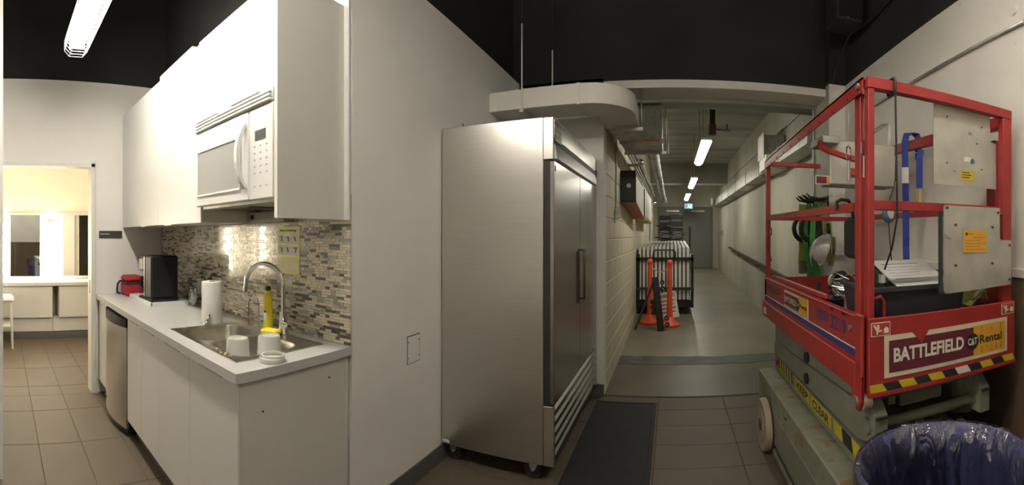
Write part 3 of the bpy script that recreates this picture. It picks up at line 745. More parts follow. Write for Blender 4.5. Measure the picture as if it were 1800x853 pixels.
part(MB().box(-2.19, -1.83, KY - .075, KY - .010, 1.505, 1.572, .004), 'body', mat('putty_plastic', (.30, .29, .22), .5), rl)
part(MB().cyl((-2.135, KY - .083, 1.540), (-2.135, KY - .074, 1.540), .014, n=14), 'knob', M_BLACK, rl)

# --- room name plate
np_ = thing('door_sign', 'small dark room name plate beside the doorway', 'sign', (LX, 1.05, 1.4))
sa = pix(174, 406, X=LX); sb = pix(214.5, 419, X=LX)
part(MB().box(LX, LX + .006, sa.y, sb.y, sb.z + .0, sa.z + .0, .001), 'plate', M_DKGREY, np_)
part(MB().box(LX + .0055, LX + .0068, sa.y, sb.y, sb.z, sb.z + .022), 'lower_band', mat('sign_brown', (.06, .045, .035), .5), np_)
text('Green Room', 'lettering', M_WHITEL, np_, (LX + .0062, sa.y + .012, sb.z + .034), (0, 1, 0), (0, 0, 1), .085, .014, bold=.02)

# --- kitchen fluorescent with wire guard
def fluoro(x0, x1, y, z, label, strength, gname, k_=1.0):
    t = thing('fluorescent_light', label, 'light fixture', ((x0 + x1) / 2, y, z), 'caged fluorescent strip lights')
    part(MB().box(x0, x1, y - .06, y + .06, z + .045, z + .10, .006), 'housing', M_WHITEP, t)
    for dy in (-.032, .032): part(MB().cyl((x0 + .03, y + dy, z + .018), (x1 - .03, y + dy, z + .018), .016, n=12), 'tube', glow(gname, (1, .945, .835), strength), t, 'glowing fluorescent tube')
    for x in (x0 + .015, x1 - .015): part(MB().box(x - .012, x + .012, y - .055, y + .055, z - .004, z + .045, .002), 'lampholder', M_WHITEP, t)
    g = MB(); prof = [(p * k_, q) for p, q in ((-.078, .07), (-.078, .0), (-.045, -.038), (.045, -.038), (.078, .0), (.078, .07))]
    n = int((x1 - x0 + .08) / .045)
    for k in range(n + 1):
        x = x0 - .04 + (x1 - x0 + .08) * k / n
        g.tube([(x, y + p, z + q) for p, q in prof], .0018, 5)
    for p, q in prof: g.tube([(x0 - .04, y + p, z + q), (x1 + .04, y + p, z + q)], .0024, 5)
    part(g, 'wire_guard', M_CAB, t)
    for x in (x0 + .15, x1 - .15): part(MB().cyl((x, y, z + .1), (x, y, CEIL), .004, n=6), 'hanger_rod', M_DKGREY, t)
    return t
fluoro(-2.98, -1.06, .53, 2.755, 'long caged fluorescent strip hanging over the kitchenette aisle', KITCHEN_TUBE, 'kitchen_tube_glow', 1.05)
fluoro(-.95, .25, .475, 2.80, 'caged fluorescent strip hanging overhead in front of the viewer', ROOM_TUBE, 'room_tube_glow')
fluoro(.05, 1.25, .70, 3.05, 'caged fluorescent strip hanging overhead near the red lift', RIGHT_TUBE, 'right_tube_glow')
# --- round ceiling diffuser
df = thing('round_diffuser', 'dark round air diffuser hanging above the wall cabinets', 'air diffuser', (-2.15, 1.06, 3.0))
M_DIFF = mat('diffuser_black', (.035, .036, .034), .5)
for k, (r0, r1, z) in enumerate(((.47, .38, 0), (.36, .27, .02), (.25, .16, .04), (.14, .02, .05))):
    part(MB().lathe([(r0, z + .04), (r0, z + .035), (r1, z), (r1 - .006, z + .004), (r0 - .02, z + .045)], (-2.15, 1.06, 3.0), 40, ring=True), 'cone_ring', M_DIFF, df)
part(MB().cyl((-2.15, 1.06, 3.04), (-2.15, 1.06, CEIL), .22, n=28), 'duct_neck', M_DIFF, df)

# ================================================================== DRESSING ROOM
def ltag(s): return s
for k, (y0, y1, gy0, gy1, lab) in enumerate(((.118, .585, .128, .567, 'white framed dressing room mirror beside the white stool'), (.875, 1.50, .915, 1.42, 'white framed dressing room mirror nearest the door jamb'))):
    m_ = thing('dressing_mirror', lab, 'mirror', (DX, (y0 + y1) / 2, .79), 'dressing room mirrors')
    part(MB().box(DX, DX + .02, y0 - .03, y1 + .05, .79, 1.765, .002), 'frame', M_WHITEP, m_)
    part(MB().box(DX + .018, DX + .0225, gy0, gy1, .80, 1.735), 'glass', M_MIRROR, m_)
for y, lab in ((-1.40, 'column of round mirror bulbs deepest in the dressing room'), (-.685, 'column of round mirror bulbs hidden left of the doorway'), (.030, 'column of round mirror bulbs at the far left by the stool'), (.745, 'column of round mirror bulbs between the two mirrors')):
    b_ = thing('bulb_strip', lab, 'light fixture', (DX, y, .86), 'mirror bulb strips')
    part(MB().box(DX, DX + .045, y - .045, y + .045, .84, 1.64, .004), 'backplate', M_WHITEP, b_)
    for j in range(5):
        z = .92 + j * .16
        hb = part(MB().cyl((DX + .045, y, z), (DX + .07, y, z), .02, n=12), 'bulb_socket', M_CHROME, b_)
        part(MB().sphere((DX + .105, y, z), .042, 14, 10), 'bulb', glow('bulb_glow', (1, .89, .68), BULB), hb, 'glowing round bulb')
dc = thing('makeup_counter', 'long white make-up counter fixed below the mirrors', 'counter', (DX, .5, .7))
part(MB().box(DX + .004, DX + .48, -1.9, 2.09, .735, .785, .004), 'top', M_WHITEP, dc)
for y0, y1 in ((-1.85, -.60), (-.55, .705), (.80, 2.05)):
    u = part(MB().box(DX + .004, DX + .44, y0, y1, .30, .735), 'drawer_box', M_DRESS, dc)
    part(MB().box(DX + .44, DX + .46, y0, y1, .295, .725, .003), 'drawer_front', M_WHITEP, u)
pl = thing('counter_plinth', 'low white cabinet plinth running under the make-up counter', 'cabinet', (DX, .5, .09))
part(MB().box(DX + .004, DX + .40, -1.9, 2.09, .09, .28), 'body', M_WHITEP, pl)
for y0, y1 in ((-.5, .7), (.72, 1.9)):
    d_ = part(MB().box(DX + .40, DX + .415, y0, y1, .10, .275, .002), 'panel', M_WHITEP, pl)
    part(MB().box(DX + .413, DX + .422, (y0 + y1) / 2 - .06, (y0 + y1) / 2 + .06, .235, .245), 'handle', M_GALV, d_)
cl = thing('added_fill_lamp', 'unseen round fill lamp added under the dressing room ceiling', 'light fixture', (-4.75, .35, 2.68))  # added fill lamp, hidden by the door head, brightens the drawer fronts
part(MB().lathe([(.21, .12), (.21, .09), (.20, .08), (.001, .08)], (-4.75, .35, 2.68), 28), 'base', M_WHITEP, cl)
part(MB().lathe([(.19, .08), (.18, .04), (.13, .012), (.001, .0)], (-4.75, .35, 2.68), 28), 'diffuser', glow('dressing_fill_glow', (1, .90, .72), 7.0), cl)
sx, sy = -5.55, -.03
so = thing('stool', 'white stool with a padded seat and splayed legs in the dressing room', 'stool', (sx, sy, 0))
part(MB().box(sx - .19, sx + .19, sy - .19, sy + .19, .58, .65, .03), 'seat', M_WHITEP, so)
for a_ in (-1, 1):
    for b_ in (-1, 1): part(MB().cyl((sx + a_ * .15, sy + b_ * .15, .585), (sx + a_ * .17, sy + b_ * .17, 0), .022, .013, n=10), 'leg', M_WHITEP, so)
part(MB().box(sx - .16, sx + .16, sy - .16, sy + .16, .27, .285).box(sx - .16, sx + .16, sy - .16, sy - .15, .24, .3), 'foot_rest', M_WHITEP, so)

# ================================================================== REFRIGERATOR
FX0, FX1, FY0, FY1, FZ0, FZ1 = -1.386, -0.655, 2.32, 3.70, 0.117, 2.106
fr = thing('refrigerator', 'tall two door stainless steel commercial refrigerator on casters', 'refrigerator', (-1.02, 3.0, 0))
XC = -0.718
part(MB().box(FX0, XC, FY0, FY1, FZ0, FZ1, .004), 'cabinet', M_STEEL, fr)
hdp = part(MB().box(XC, FX1 - .004, FY0, FY1, 1.864, FZ1 - .002, .003), 'header', M_STEEL, fr)
part(MB().box(FX1 - .004, FX1 + .002, FY0 + .012, FY1 - .004, 1.985, 2.092, .002), 'upper_plate', M_STEELD, hdp)
part(MB().box(FX1 - .004, FX1 - .001, FY0 + .012, FY1 - .07, 1.952, 1.985), 'groove', M_INK, hdp)
part(MB().prism([(FX1 - .004, 1.868), (FX1 + .016, 1.868), (FX1 + .003, 1.950), (FX1 - .004, 1.950)], 'y', FY0 + .012, FY1 - .07), 'sloped_panel', M_STEELD, hdp)
bd = part(MB().box(FX1 + .002, FX1 + .005, FY0 + .012, FY0 + .155, 1.968, 2.040, .001), 'badge', mat('badge_olive', (.06, .06, .035), .4), hdp)
text('TRUE', 'badge_lettering', M_WHITEL, bd, (FX1 + .0052, FY0 + .03, 1.990), (0, 1, 0), (0, 0, 1), .105, .032, bold=.02)
part(MB().box(FX1 + .001, FX1 + .010, FY1 - .066, FY1 - .03, 1.935, 1.995, .002), 'key_lock', M_DKGREY, hdp)
part(MB().box(FX1 + .001, FX1 + .006, FY1 - .06, FY1 - .035, 1.87, 1.925, .001), 'thermometer', M_DKGREY, hdp)
part(MB().box(XC, FX1 - .025, FY0 + .01, FY1 - .01, .462, 1.862), 'gasket', M_INK, fr, 'black door gasket')
for k, (a, b) in enumerate(((FY0 + .008, 3.007), (3.012, FY1 - .008))):
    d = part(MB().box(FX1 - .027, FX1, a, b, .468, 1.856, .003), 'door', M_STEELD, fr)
    if k == 0:
        part(MB().box(FX1 - .002, FX1 + .001, 2.895, 2.965, 0.955, 1.320), 'handle_recess', M_INK, d, 'black recessed pull')
        part(MB().box(FX1 - .001, FX1 + .004, 2.967, 2.975, 0.945, 1.335, .001), 'recess_trim', M_STEELD, d)
    else:
        hb = MB().tube([(FX1, 3.065, 1.325), (FX1 + .02, 3.065, 1.328), (FX1 + .024, 3.05, 1.31), (FX1 + .024, 3.05, .985), (FX1 + .02, 3.065, .967), (FX1, 3.065, .97)], .008, 8)
        part(hb, 'handle_bar', mat('handle_dark_steel', (.10, .095, .09), .35, .6), d)
    part(MB().box(FX1 - .004, FX1 + .0015, a + .05, a + .10, 1.862, 1.866), 'hinge', M_CHROME, d)
part(MB().box(FX1 - .0, FX1 + .0008, FY0 + .018, FY0 + .040, 1.80, 1.83), 'blue_sticker', M_STRAP, fr)
gl = part(MB().box(XC + .001, FX1 - .02, FY0 + .004, FY1 - .004, FZ0 + .002, .456, .002), 'base_grille', M_STEEL, fr)
part(MB().box(XC, FX1, FY0, FY0 + .022, FZ0, .458, .002), 'corner_post', M_STEEL, gl)
part(MB().box(XC, FX1, FY1 - .022, FY1, FZ0, .458, .002), 'corner_post', M_STEEL, gl)
part(MB().box(FX1 - .019, FX1 - .016, FY0 + .022, FY1 - .022, FZ0 + .005, .452), 'backing', M_INK, gl)
for k in range(5):
    z = .135 + k * .064
    part(MB().prism([(FX1 - .016, z), (FX1, z + .012), (FX1, z + .040), (FX1 - .016, z + .052)], 'y', FY0 + .022, FY1 - .022), 'louver', M_STEELD, gl)
part(MB().box(FX0 + .005, FX0 + .055, FY0 - .0008, FY0 + .001, FZ0 + .012, FZ0 + .03), 'rating_label', M_WHITE2, fr)
part(MB().tube([(FX0 + .12, FY0 + .1, FZ1), (FX0 + .105, FY0 + .08, FZ1 + .04)], .003, 6), 'wire_stub', M_INK, fr)
for x in (-1.335, -.80):
    for y in (FY0 + .075, FY1 - .075):
        c = part(MB().cyl((x, y - .016, .056), (x, y + .016, .056), .056, n=24), 'caster_wheel', M_RUBBER, fr)
        f_ = MB().prism([(x - .012, .050), (x + .012, .050), (x + .04, .108), (x - .03, .108)], 'y', y - .024, y - .020)
        f_.prism([(x - .012, .050), (x + .012, .050), (x + .04, .108), (x - .03, .108)], 'y', y + .020, y + .024)
        f_.box(x - .045, x + .055, y - .035, y + .035, .106, .117); f_.cyl((x, y - .03, .056), (x, y + .03, .056), .008, n=10)
        part(f_, 'caster_fork', M_CHROME, c)
# rubber mat in front of it
fm = thing('floor_mat', 'black ribbed rubber floor mat in front of the refrigerator', 'mat', (-.38, 2.7, 0))
part(MB().box(-.64, -.125, 1.55, 3.62, 0.0005, .006), 'base', M_MAT, fm)
rbm = MB()
for k in range(34):
    x = -.605 + k * .0132; rbm.box(x, x + .008, 1.60, 3.59, .006, .009)
part(rbm, 'ribs', M_MAT, fm, kind='stuff')
bo = MB()
for a in ((-.64, -.612, 1.55, 3.62), (-.153, -.125, 1.55, 3.62), (-.612, -.153, 1.55, 1.6), (-.612, -.153, 3.592, 3.62)): bo.box(*a, .0055, .011, .003)
part(bo, 'border', M_MAT, fm)

# ================================================================== HALL: ducts, pipes, lights
wd = thing('white_air_duct', 'white rectangular air duct with a curved elbow over the refrigerator', 'duct', (-.9, 3.25, 2.40))
Za, Zb, Ya, Yb = 2.405, 2.555, 3.07, 3.41
part(MB().box(GX, -1.12, Ya, Yb, Za, Zb, .002), 'section', M_DUCT, wd)
part(MB().box(-1.118, -.68, Ya, Yb, Za, Zb, .002), 'section', M_DUCT, wd)
part(MB().box(-1.128, -1.112, Ya - .008, Yb, Za - .008, Zb + .008), 'flange', M_DUCT, wd)
part(MB().box(-.69, -.672, Ya - .006, Yb, Za - .006, Zb + .006), 'flange', M_DUCT, wd)
el = MB(); n = 18; cx, cy = -.64, Yb + .01; Ro = cy - Ya; Ri = cy - Yb
rings = []
for k in range(n + 1):
    t = math.pi / 2 * k / n; s_, c_ = math.sin(t), math.cos(t)
    rings += [(cx + Ro * s_, cy - Ro * c_, Za), (cx + Ro * s_, cy - Ro * c_, Zb), (cx + Ri * s_, cy - Ri * c_, Zb), (cx + Ri * s_, cy - Ri * c_, Za)]
el._add([(-.672, Ya, Za), (-.672, Ya, Zb), (-.672, Yb, Zb), (-.672, Yb, Za)] + rings, [])
fs = [(i * 4 + j, i * 4 + (j + 1) % 4, (i + 1) * 4 + (j + 1) % 4, (i + 1) * 4 + j) for i in range(n + 1) for j in range(4)]
el.f = [list(f) for f in fs]; el.sm = [k % 4 in (0, 2) and False for k in range(len(fs))]; el.mi = [0] * len(fs)
part(el, 'elbow', M_DUCT, wd)
part(MB().box(-.59, cx + Ro, cy, 3.84, Za, Zb, .002), 'section', M_DUCT, wd)
for x, y in ((-1.118, Ya - .012), (-.98, Yb + .012)):
    part(MB().cyl((x, y, Za - .03), (x, y, 2.98 if y > 3.2 else 3.05), .006, n=8), 'hanger_rod', M_DUCT, wd)
part(MB().cyl((-1.118, Ya - .012, 3.05), (-1.118, Ya - .012, CEIL), .010, n=8), 'upper_rod', M_DARK, wd)
part(MB().cyl((-.98, Yb + .012, 2.98), (-.98, Yb + .012, CEIL), .010, n=8), 'upper_rod', M_DARK, wd)
part(MB().box(-1.135, -1.10, Ya - .03, Yb + .03, Za - .035, Za - .008), 'trapeze_bar', M_GALV, wd)
gd = thing('metal_duct', 'bare metal duct box and round spiral pipe along the hall left wall', 'duct', (-.3, 6, 2.3))
tb = MB(); A = [(-.59, 3.84, Za), (cx + Ro, 3.84, Za), (cx + Ro, 3.84, Zb), (-.59, 3.84, Zb)]; B = [(-.49, 4.10, 2.33), (-.09, 4.10, 2.33), (-.09, 4.10, 2.69), (-.49, 4.10, 2.69)]
tb._add(A + B, [(0, 1, 5, 4), (1, 2, 6, 5), (2, 3, 7, 6), (3, 0, 4, 7)])
part(tb, 'transition', M_GALV, gd)
part(MB().box(-.49, -.09, 4.10, 4.62, 2.33, 2.69, .002), 'plenum', M_GALV, gd)
part(MB().box(-.50, -.08, 4.085, 4.10, 2.315, 2.36), 'bottom_strip', mat('duct_red_strip', (.40, .26, .21), .6), gd)
sp2 = MB()
for k in range(14): sp2.cyl((-.215, 4.62 + k * .5, 2.41), (-.215, 4.62 + k * .5 + .49, 2.41), .066, n=18, caps=False); sp2.cyl((-.215, 4.62 + k * .5 + .48, 2.41), (-.215, 4.62 + k * .5 + .50, 2.41), .070, n=18)
part(sp2, 'spiral_pipe', M_GALV, gd)
part(MB().box(-.30, -.13, 11.6, 11.9, 2.32, 2.5), 'end_box', M_GALV, gd)
for y, z0 in ((3.78, Za - .045), (4.55, 2.30)):
    part(MB().box(-.50, -.05 if y > 4 else -.25, y - .018, y + .018, z0, z0 + .03), 'trapeze_bar', M_GALV, gd)
    part(MB().cyl((-.06 if y > 4 else -.265, y, z0 - .02), (-.06 if y > 4 else -.265, y, 2.735 if y < 4 else 3.5), .007, n=8), 'hanger_rod', M_GALV, gd)
part(MB().tube([(-.10, 4.5, 2.68), (-.06, 4.5, 2.68), (-.035, 4.5, 2.63), (-.035, 4.5, 2.30)], .008, 8), 'bent_rod', M_GALV, gd)
# conduits on the left wall
for k, (x, z, r_, m_, lab) in enumerate(((-.578, 2.545, .013, M_GALV, 'lowest thin metal conduit along the hall left wall'), (-.572, 2.60, .018, M_GALV, 'middle metal conduit along the hall left wall'), (-.545, 2.675, .032, M_CONCC, 'thick grey pipe along the hall left wall'))):
    c_ = solo(MB().cyl((x, 4.2, z), (x, 13.5, z), r_, n=10), 'conduit', m_, lab, 'pipe', 'pipes on the hall left wall')
vc = thing('vertical_conduit', 'thin vertical conduit ending in a grey box on the block wall', 'conduit', (-.59, 4.53, 1.6))
part(MB().tube([(-.585, 4.50, 2.55), (-.588, 4.53, 2.48), (-.590, 4.53, 1.73)], .009, 8), 'pipe', M_GALV, vc)
part(MB().box(-.598, -.545, 4.48, 4.58, 1.615, 1.735, .003), 'junction_box', M_GALV, vc)
ba = thing('pipe_bracket', 'silver pipe clamp with round light head under the hall conduits', 'bracket', (-.5, 5.9, 2.4))
part(MB().sphere((-.43, 5.95, 2.455), .05, 14, 10), 'lamp_head', M_CHROME, ba)
part(MB().box(-.598, -.46, 5.90, 5.98, 2.40, 2.43), 'arm', M_GALV, ba)
# wall rack
wr_ = thing('wall_rack', 'red trimmed wall rack with black end panel holding white cards', 'wall rack', (-.5, 5.8, 1.7))
part(MB().box(-.598, -.415, 5.0, 5.03, 1.835, 2.20, .004), 'end_panel', M_BLACK, wr_)
part(MB().cyl((-.50, 4.995, 2.02), (-.50, 5.0, 2.02), .027, n=18), 'round_sticker', M_WHITE2, wr_)
part(MB().box(-.598, -.44, 5.03, 6.62, 2.165, 2.20), 'top_rail', M_PINK, wr_)
for k in range(8): part(MB().box(-.44, -.432, 5.08 + k * .19, 5.17 + k * .19, 2.155, 2.205), 'rail_block', M_INK if k % 1 == 0 else M_PINK, wr_)
part(MB().prism([(5.03, 1.842), (6.62, 1.70), (6.62, 1.685), (5.03, 1.827)], 'x', -.598, -.415), 'shelf_board', M_PINK, wr_)
for k in range(26):
    y = 5.05 + k * .06; zb = 1.845 - (y - 5.03) * .09
    part(MB().box(-.560, -.425, y, y + .028, zb, 2.16), 'card', M_PAPER if k % 3 else M_GALV, wr_)
wr2 = thing('wall_shelf', 'white wall box with a yellow lower edge further down the hall', 'shelf', (-.5, 8, 1.7))
part(MB().box(-.598, -.44, 7.1, 9.3, 1.74, 2.23, .004), 'box', M_WHITE2, wr2)
part(MB().box(-.598, -.42, 7.1, 9.3, 1.69, 1.74, .003), 'yellow_edge', mat('yellow_trim', (.42, .36, .05), .5), wr2)
part(MB().box(-.60, -.44, 7.06, 7.1, 1.72, 2.2), 'end', M_INK, wr2)
part(MB().sphere((-.40, 9.6, 2.16), .06, 12, 8), 'lamp', M_CHROME, wr2)
d3 = struct(MB().box(HX0 - .01, HX0 + .05, 10.4, 10.5, ramp(10.4), 2.35).box(HX0 - .01, HX0 + .05, 11.4, 11.5, ramp(11.4), 2.35).box(HX0 - .01, HX0 + .05, 10.4, 11.5, 2.3, 2.4), 'door_3', M_WHITE2, 'pale door frame in the hall left wall', 'door')
part(MB().box(HX0, HX0 + .02, 10.5, 11.4, ramp(10.4), 2.3), 'door_leaf', M_DOORG, d3)
# right wall duct
rd = thing('hall_wall_duct', 'galvanised rectangular duct along the hall right wall', 'duct', (1.5, 8, 2.38))
for k in range(8):
    y0 = 4.15 + k * 1.22
    part(MB().box(1.37, 1.615, y0, y0 + 1.19, 2.375, 2.575, .003), 'section', M_GALV, rd)
    part(MB().box(1.36, 1.618, y0 + 1.185, y0 + 1.222, 2.362, 2.588), 'flange', M_GALV, rd)
reg = part(MB().box(1.30, 1.60, 5.88, 6.22, 2.56, 2.86, .003), 'register_box', M_GALV, rd)
part(MB().box(1.285, 1.30, 5.85, 6.25, 2.53, 2.885, .003), 'register_frame', M_WHITEP, reg)
part(MB().box(1.281, 1.286, 5.90, 6.20, 2.58, 2.84), 'register_grille', M_DUCT, reg)
part(MB().box(1.30, 1.61, 5.75, 6.2, 2.365, 2.56), 'white_collar', M_DUCT, rd)
part(MB().box(1.27, 1.285, 13.2, 13.6, 2.40, 2.62, .002), 'register_frame', M_WHITEP, rd)
for k, (z, r_, lab) in enumerate(((2.98, .014, 'upper thin conduit along the hall right wall'), (2.72, .010, 'lower thin conduit along the hall right wall'))):
    solo(MB().cyl((1.60, 4.12, z), (1.60, 13.8, z), r_, n=8), 'conduit', M_GALV, lab, 'pipe', 'pipes on the hall right wall')
solo(MB().cyl((1.405, 4.06, .02), (1.405, 4.06, 2.73), .012, n=10), 'conduit', M_GALV, 'silver vertical conduit on the pilaster behind the lift', 'pipe')
hr = thing('handrail', 'dark brown wall handrail sloping up along the hall ramp', 'handrail', (1.55, 8, .8))
hz = lambda y: .80 + .0465 * (y - 4.92)
part(MB().box(1.525, 1.575, 0, 1, 0, .001) if False else MB()._add([(1.525, 4.15, hz(4.15)), (1.57, 4.15, hz(4.15)), (1.57, 4.15, hz(4.15) + .035), (1.525, 4.15, hz(4.15) + .035), (1.525, 11.35, hz(11.35)), (1.57, 11.35, hz(11.35)), (1.57, 11.35, hz(11.35) + .035), (1.525, 11.35, hz(11.35) + .035)], [(0, 1, 2, 3), (7, 6, 5, 4), (0, 4, 5, 1), (1, 5, 6, 2), (2, 6, 7, 3), (3, 7, 4, 0)]), 'rail', M_RAIL, hr)
for k in range(7):
    y = 4.5 + k * 1.08; part(MB().tube([(1.55, y, hz(y)), (1.555, y, hz(y) - .06), (1.615, y, hz(y) - .075)], .009, 8), 'bracket', M_RAIL, hr)
# sprinkler pipe
spk = thing('sprinkler_pipe', 'black sprinkler pipe with red valve crossing the hall ceiling', 'pipe', (.6, 6.2, 3.3))
part(MB().cyl((-.32, 6.2, 3.325), (1.60, 6.2, 3.325), .036, n=14), 'main', M_PIPE, spk)
for x in (.15, 1.0): part(MB().cyl((x, 6.2, 3.28), (x, 6.2, 3.5), .012, n=8), 'hanger', M_GALV, spk)
part(MB().cyl((.60, 6.2, 3.46), (.60, 6.2, 3.0), .042, n=14), 'drop', M_PIPE, spk)
part(MB().box(.52, .68, 6.12, 6.28, 3.44, 3.5), 'flange', M_PIPER, spk)
part(MB().cyl((.60, 6.2, 3.05), (.60, 6.2, 2.90), .055, n=12), 'valve', M_PIPER, spk)
part(MB().tube([(.60, 6.2, 2.99), (.74, 6.1, 2.95), (.84, 6.05, 2.93)], .014, 8), 'valve_arm', M_PIPER, spk)
part(MB().tube([(.79, 6.08, 2.94), (.80, 6.08, 3.03)], .012, 8), 'lever', M_PIPER, spk)
part(MB().cyl((.46, 6.2, 3.5), (.46, 6.2, 2.85), .008, n=8), 'cable_pipe', M_GALV, spk)
# hall lights
def hall_light(x, y0, y1, z, lab):
    t = thing('hall_light', lab, 'light fixture', (x, (y0 + y1) / 2, z), 'sealed strip lights in the hall')
    part(MB().box(x - .065, x + .065, y0, y1, z + .03, z + .075, .01), 'housing', M_WHITE2, t)
    dm_ = MB(); prof = [(x - .063, z + .03)] + [(x + .063 * math.cos(math.pi * (1 + k / 10)), z + .03 - .045 * math.sin(math.pi * k / 10)) for k in range(1, 10)] + [(x + .063, z + .03)]
    dm_.prism(prof, 'y', y0 + .01, y1 - .01)
    part(dm_, 'diffuser', glow('hall_tube_glow', (1, .95, .82), HALL_TUBE), t, 'glowing white diffuser')
    for y in (y0 + .2, y1 - .2): part(MB().cyl((x, y, z + .07), (x, y, 3.5), .006, n=6), 'hanger_rod', M_GALV, t)
hall_light(.425, 5.09, 6.65, 2.54, 'nearest glowing strip light in the hall')
hall_light(.465, 8.5, 10.1, 2.55, 'middle glowing strip light in the hall')
hall_light(.475, 11.75, 13.5, 2.55, 'farthest glowing strip light in the hall')
ex = thing('exit_sign', 'small lit running man exit sign near the end door', 'exit sign', (.55, 13.7, 2.3))
part(MB().box(.42, .70, 13.70, 13.74, 2.29, 2.47, .004), 'case', mat('exit_green', (.10, .22, .20), .4), ex)
part(MB().box(.43, .69, 13.695, 13.70, 2.30, 2.46), 'panel', glow('exit_glow', (.15, .45, .55), .06, (.05, .12, .14)), ex)
mn = MB().tube([(.55, 13.692, 2.43), (.56, 13.692, 2.38), (.53, 13.692, 2.32)], .014, 6).tube([(.56, 13.692, 2.38), (.60, 13.692, 2.33)], .012, 6).sphere((.555, 13.692, 2.445), .014, 8, 6); mn.box(.60, .66, 13.69, 13.694, 2.31, 2.45)
part(mn, 'pictogram', glow('exit_white', (.6, .95, 1), .14, (.3, .4, .42)), ex, 'white running man and doorway')
part(MB().cyl((.56, 13.72, 2.47), (.56, 13.72, 3.5), .01, n=8), 'stem', M_GALV, ex)
dbx = thing('door_control_box', 'small grey control box on the hall right wall near the end door', 'control box', (1.6, 13.6, 1.4))
part(MB().box(1.55, 1.62, 13.2, 13.3, 1.45, 1.6, .004), 'case', M_GALV, dbx)
part(MB().box(1.545, 1.551, 13.22, 13.28, 1.5, 1.56), 'button', M_BLACK, dbx)

# ================================================================== HALL: table cart and barriers
TY0, TY1 = 7.3, 9.73
def rz(y, z): return ramp(y) + z
def slab(x0, x1, y0, y1, z0, z1):
    """a box whose z follows the ramp"""
    m = MB().box(x0, x1, y0, y1, z0, z1); m.v = [(x, y, z + ramp(y)) for x, y, z in m.v]; return m
tc_ = thing('table_cart', 'black steel cart holding a row of folding tables in the hall', 'cart', (-.11, 8.5, ramp(8.5)))
part(slab(-.59, .36, TY0 - .02, TY1 + .02, .13, .25), 'deck', M_BLACK, tc_)
for y in (TY0 - .03, TY1 + .03):
    for x in (-.585, .335): part(slab(x, x + .045, y - .02, y + .02, .13, 1.04), 'post', M_BLACK, tc_)
    part(slab(-.585, .38, y - .02, y + .02, .93, .985), 'upper_bar', M_BLACK, tc_)
    part(slab(-.60, .385, y - .03, y + .0, .43, .475), 'lower_bar', M_DKGREY, tc_)
for x in (-.591, .347): part(slab(x, x + .027, TY0, TY1, .93, .96), 'side_rail', M_BLACK, tc_)
for x in (-.5, .26):
    for y in (TY0 + .12, TY1 - .12):
        part(MB().cyl((x - .02, y, ramp(y) + .065), (x + .02, y, ramp(y) + .065), .064, n=18), 'caster_wheel', M_RUBBER, tc_)
        part(MB().box(x - .03, x + .03, y - .03, y + .03, ramp(y) + .10, ramp(y) + .135), 'caster_fork', M_GALV, tc_)
part(MB().tube([(-.30, TY0 - .05, rz(TY0, .95)), (-.30, TY0 - .05, rz(TY0, 1.07)), (-.27, TY0 - .05, rz(TY0, 1.11)), (.04, TY0 - .05, rz(TY0, 1.11)), (.07, TY0 - .05, rz(TY0, 1.07)), (.07, TY0 - .05, rz(TY0, .95))], .012, 8), 'push_handle', M_BLACK, tc_)
ft = thing('folding_table', 'white folding table stored on edge in the black hall cart', 'folding table', (-.56, TY0, 0), 'folding tables in the cart')
part(slab(-.56, -.515, TY0, TY1, .26, 1.155), 'top', M_TABLE, ft)
part(slab(-.515, -.5, TY0 + .08, TY1 - .08, .30, 1.08), 'folded_legs', M_BLACK, ft)
part(slab(-.5605, -.514, TY0 - .003, TY0, .26, 1.155), 'edge_band', M_WHITE2, ft)
ORD = ('first', 'second', 'third', 'fourth', 'fifth', 'sixth', 'seventh', 'eighth', 'ninth', 'tenth', 'eleventh', 'twelfth', 'thirteenth')
ft['label'] = 'first white folding table from the block wall in the hall cart'
for k in range(1, 13): dup(ft, (-.56 + k * .0685, TY0, 0), ORD[k] + ' white folding table from the block wall in the hall cart')
# heap of folded black chairs lying on the tables
def heap_chair(M, lab):
    t = thing('folded_chair', lab, 'chair', M.translation, 'black folded chairs on the tables')
    f_ = MB()
    for s_ in (-.2, .2):
        f_.tube([(s_, -.40, .0), (s_, .15, .06), (s_, .42, .10)], .013, 7); f_.tube([(s_, -.38, .07), (s_, .05, .02), (s_, .25, -.02)], .012, 7)
    f_.tube([(-.2, .42, .10), (.2, .42, .10)], .013, 7); f_.tube([(-.2, -.36, .07), (.2, -.36, .07)], .012, 7); f_.tube([(-.2, -.3, .02), (.2, -.3, .02)], .01, 7)
    part(f_.xf(M), 'frame', M_PIPE, t)
    part(MB().box(-.19, .19, -.12, .22, .04, .06, .008).xf(M), 'seat', M_BLACK, t)
    part(MB().box(-.19, .19, .28, .42, .08, .105, .008).xf(M), 'backrest', M_BLACK, t)
zt = 1.155
for k, (x, y, dz, rx, ry, rzz, lab) in enumerate(((-.02, 8.65, .02, 0, 0, 1.4, 'lowest black folded chair lying flat on the tables'), (.0, 8.65, .135, 0, 0, .6, 'black folded chair lying second in the heap'), (-.03, 8.65, .25, 0, 0, 2.5, 'black folded chair lying crosswise on top of the flat heap'), (.10, 9.22, .262, 1.4, 0, .12, 'black folded chair standing upright behind the flat heap'), (-.13, 9.48, .238, 1.35, 0, -.1, 'black folded chair standing rearmost left on the tables'))):
    heap_chair(Matrix.Translation((x, y, rz(y, zt) + dz + .035)) @ Matrix.Rotation(rzz, 4, 'Z') @ Matrix.Rotation(rx, 4, 'X') @ Matrix.Rotation(ry, 4, 'Y') @ Matrix.Scale(.68, 4), lab)
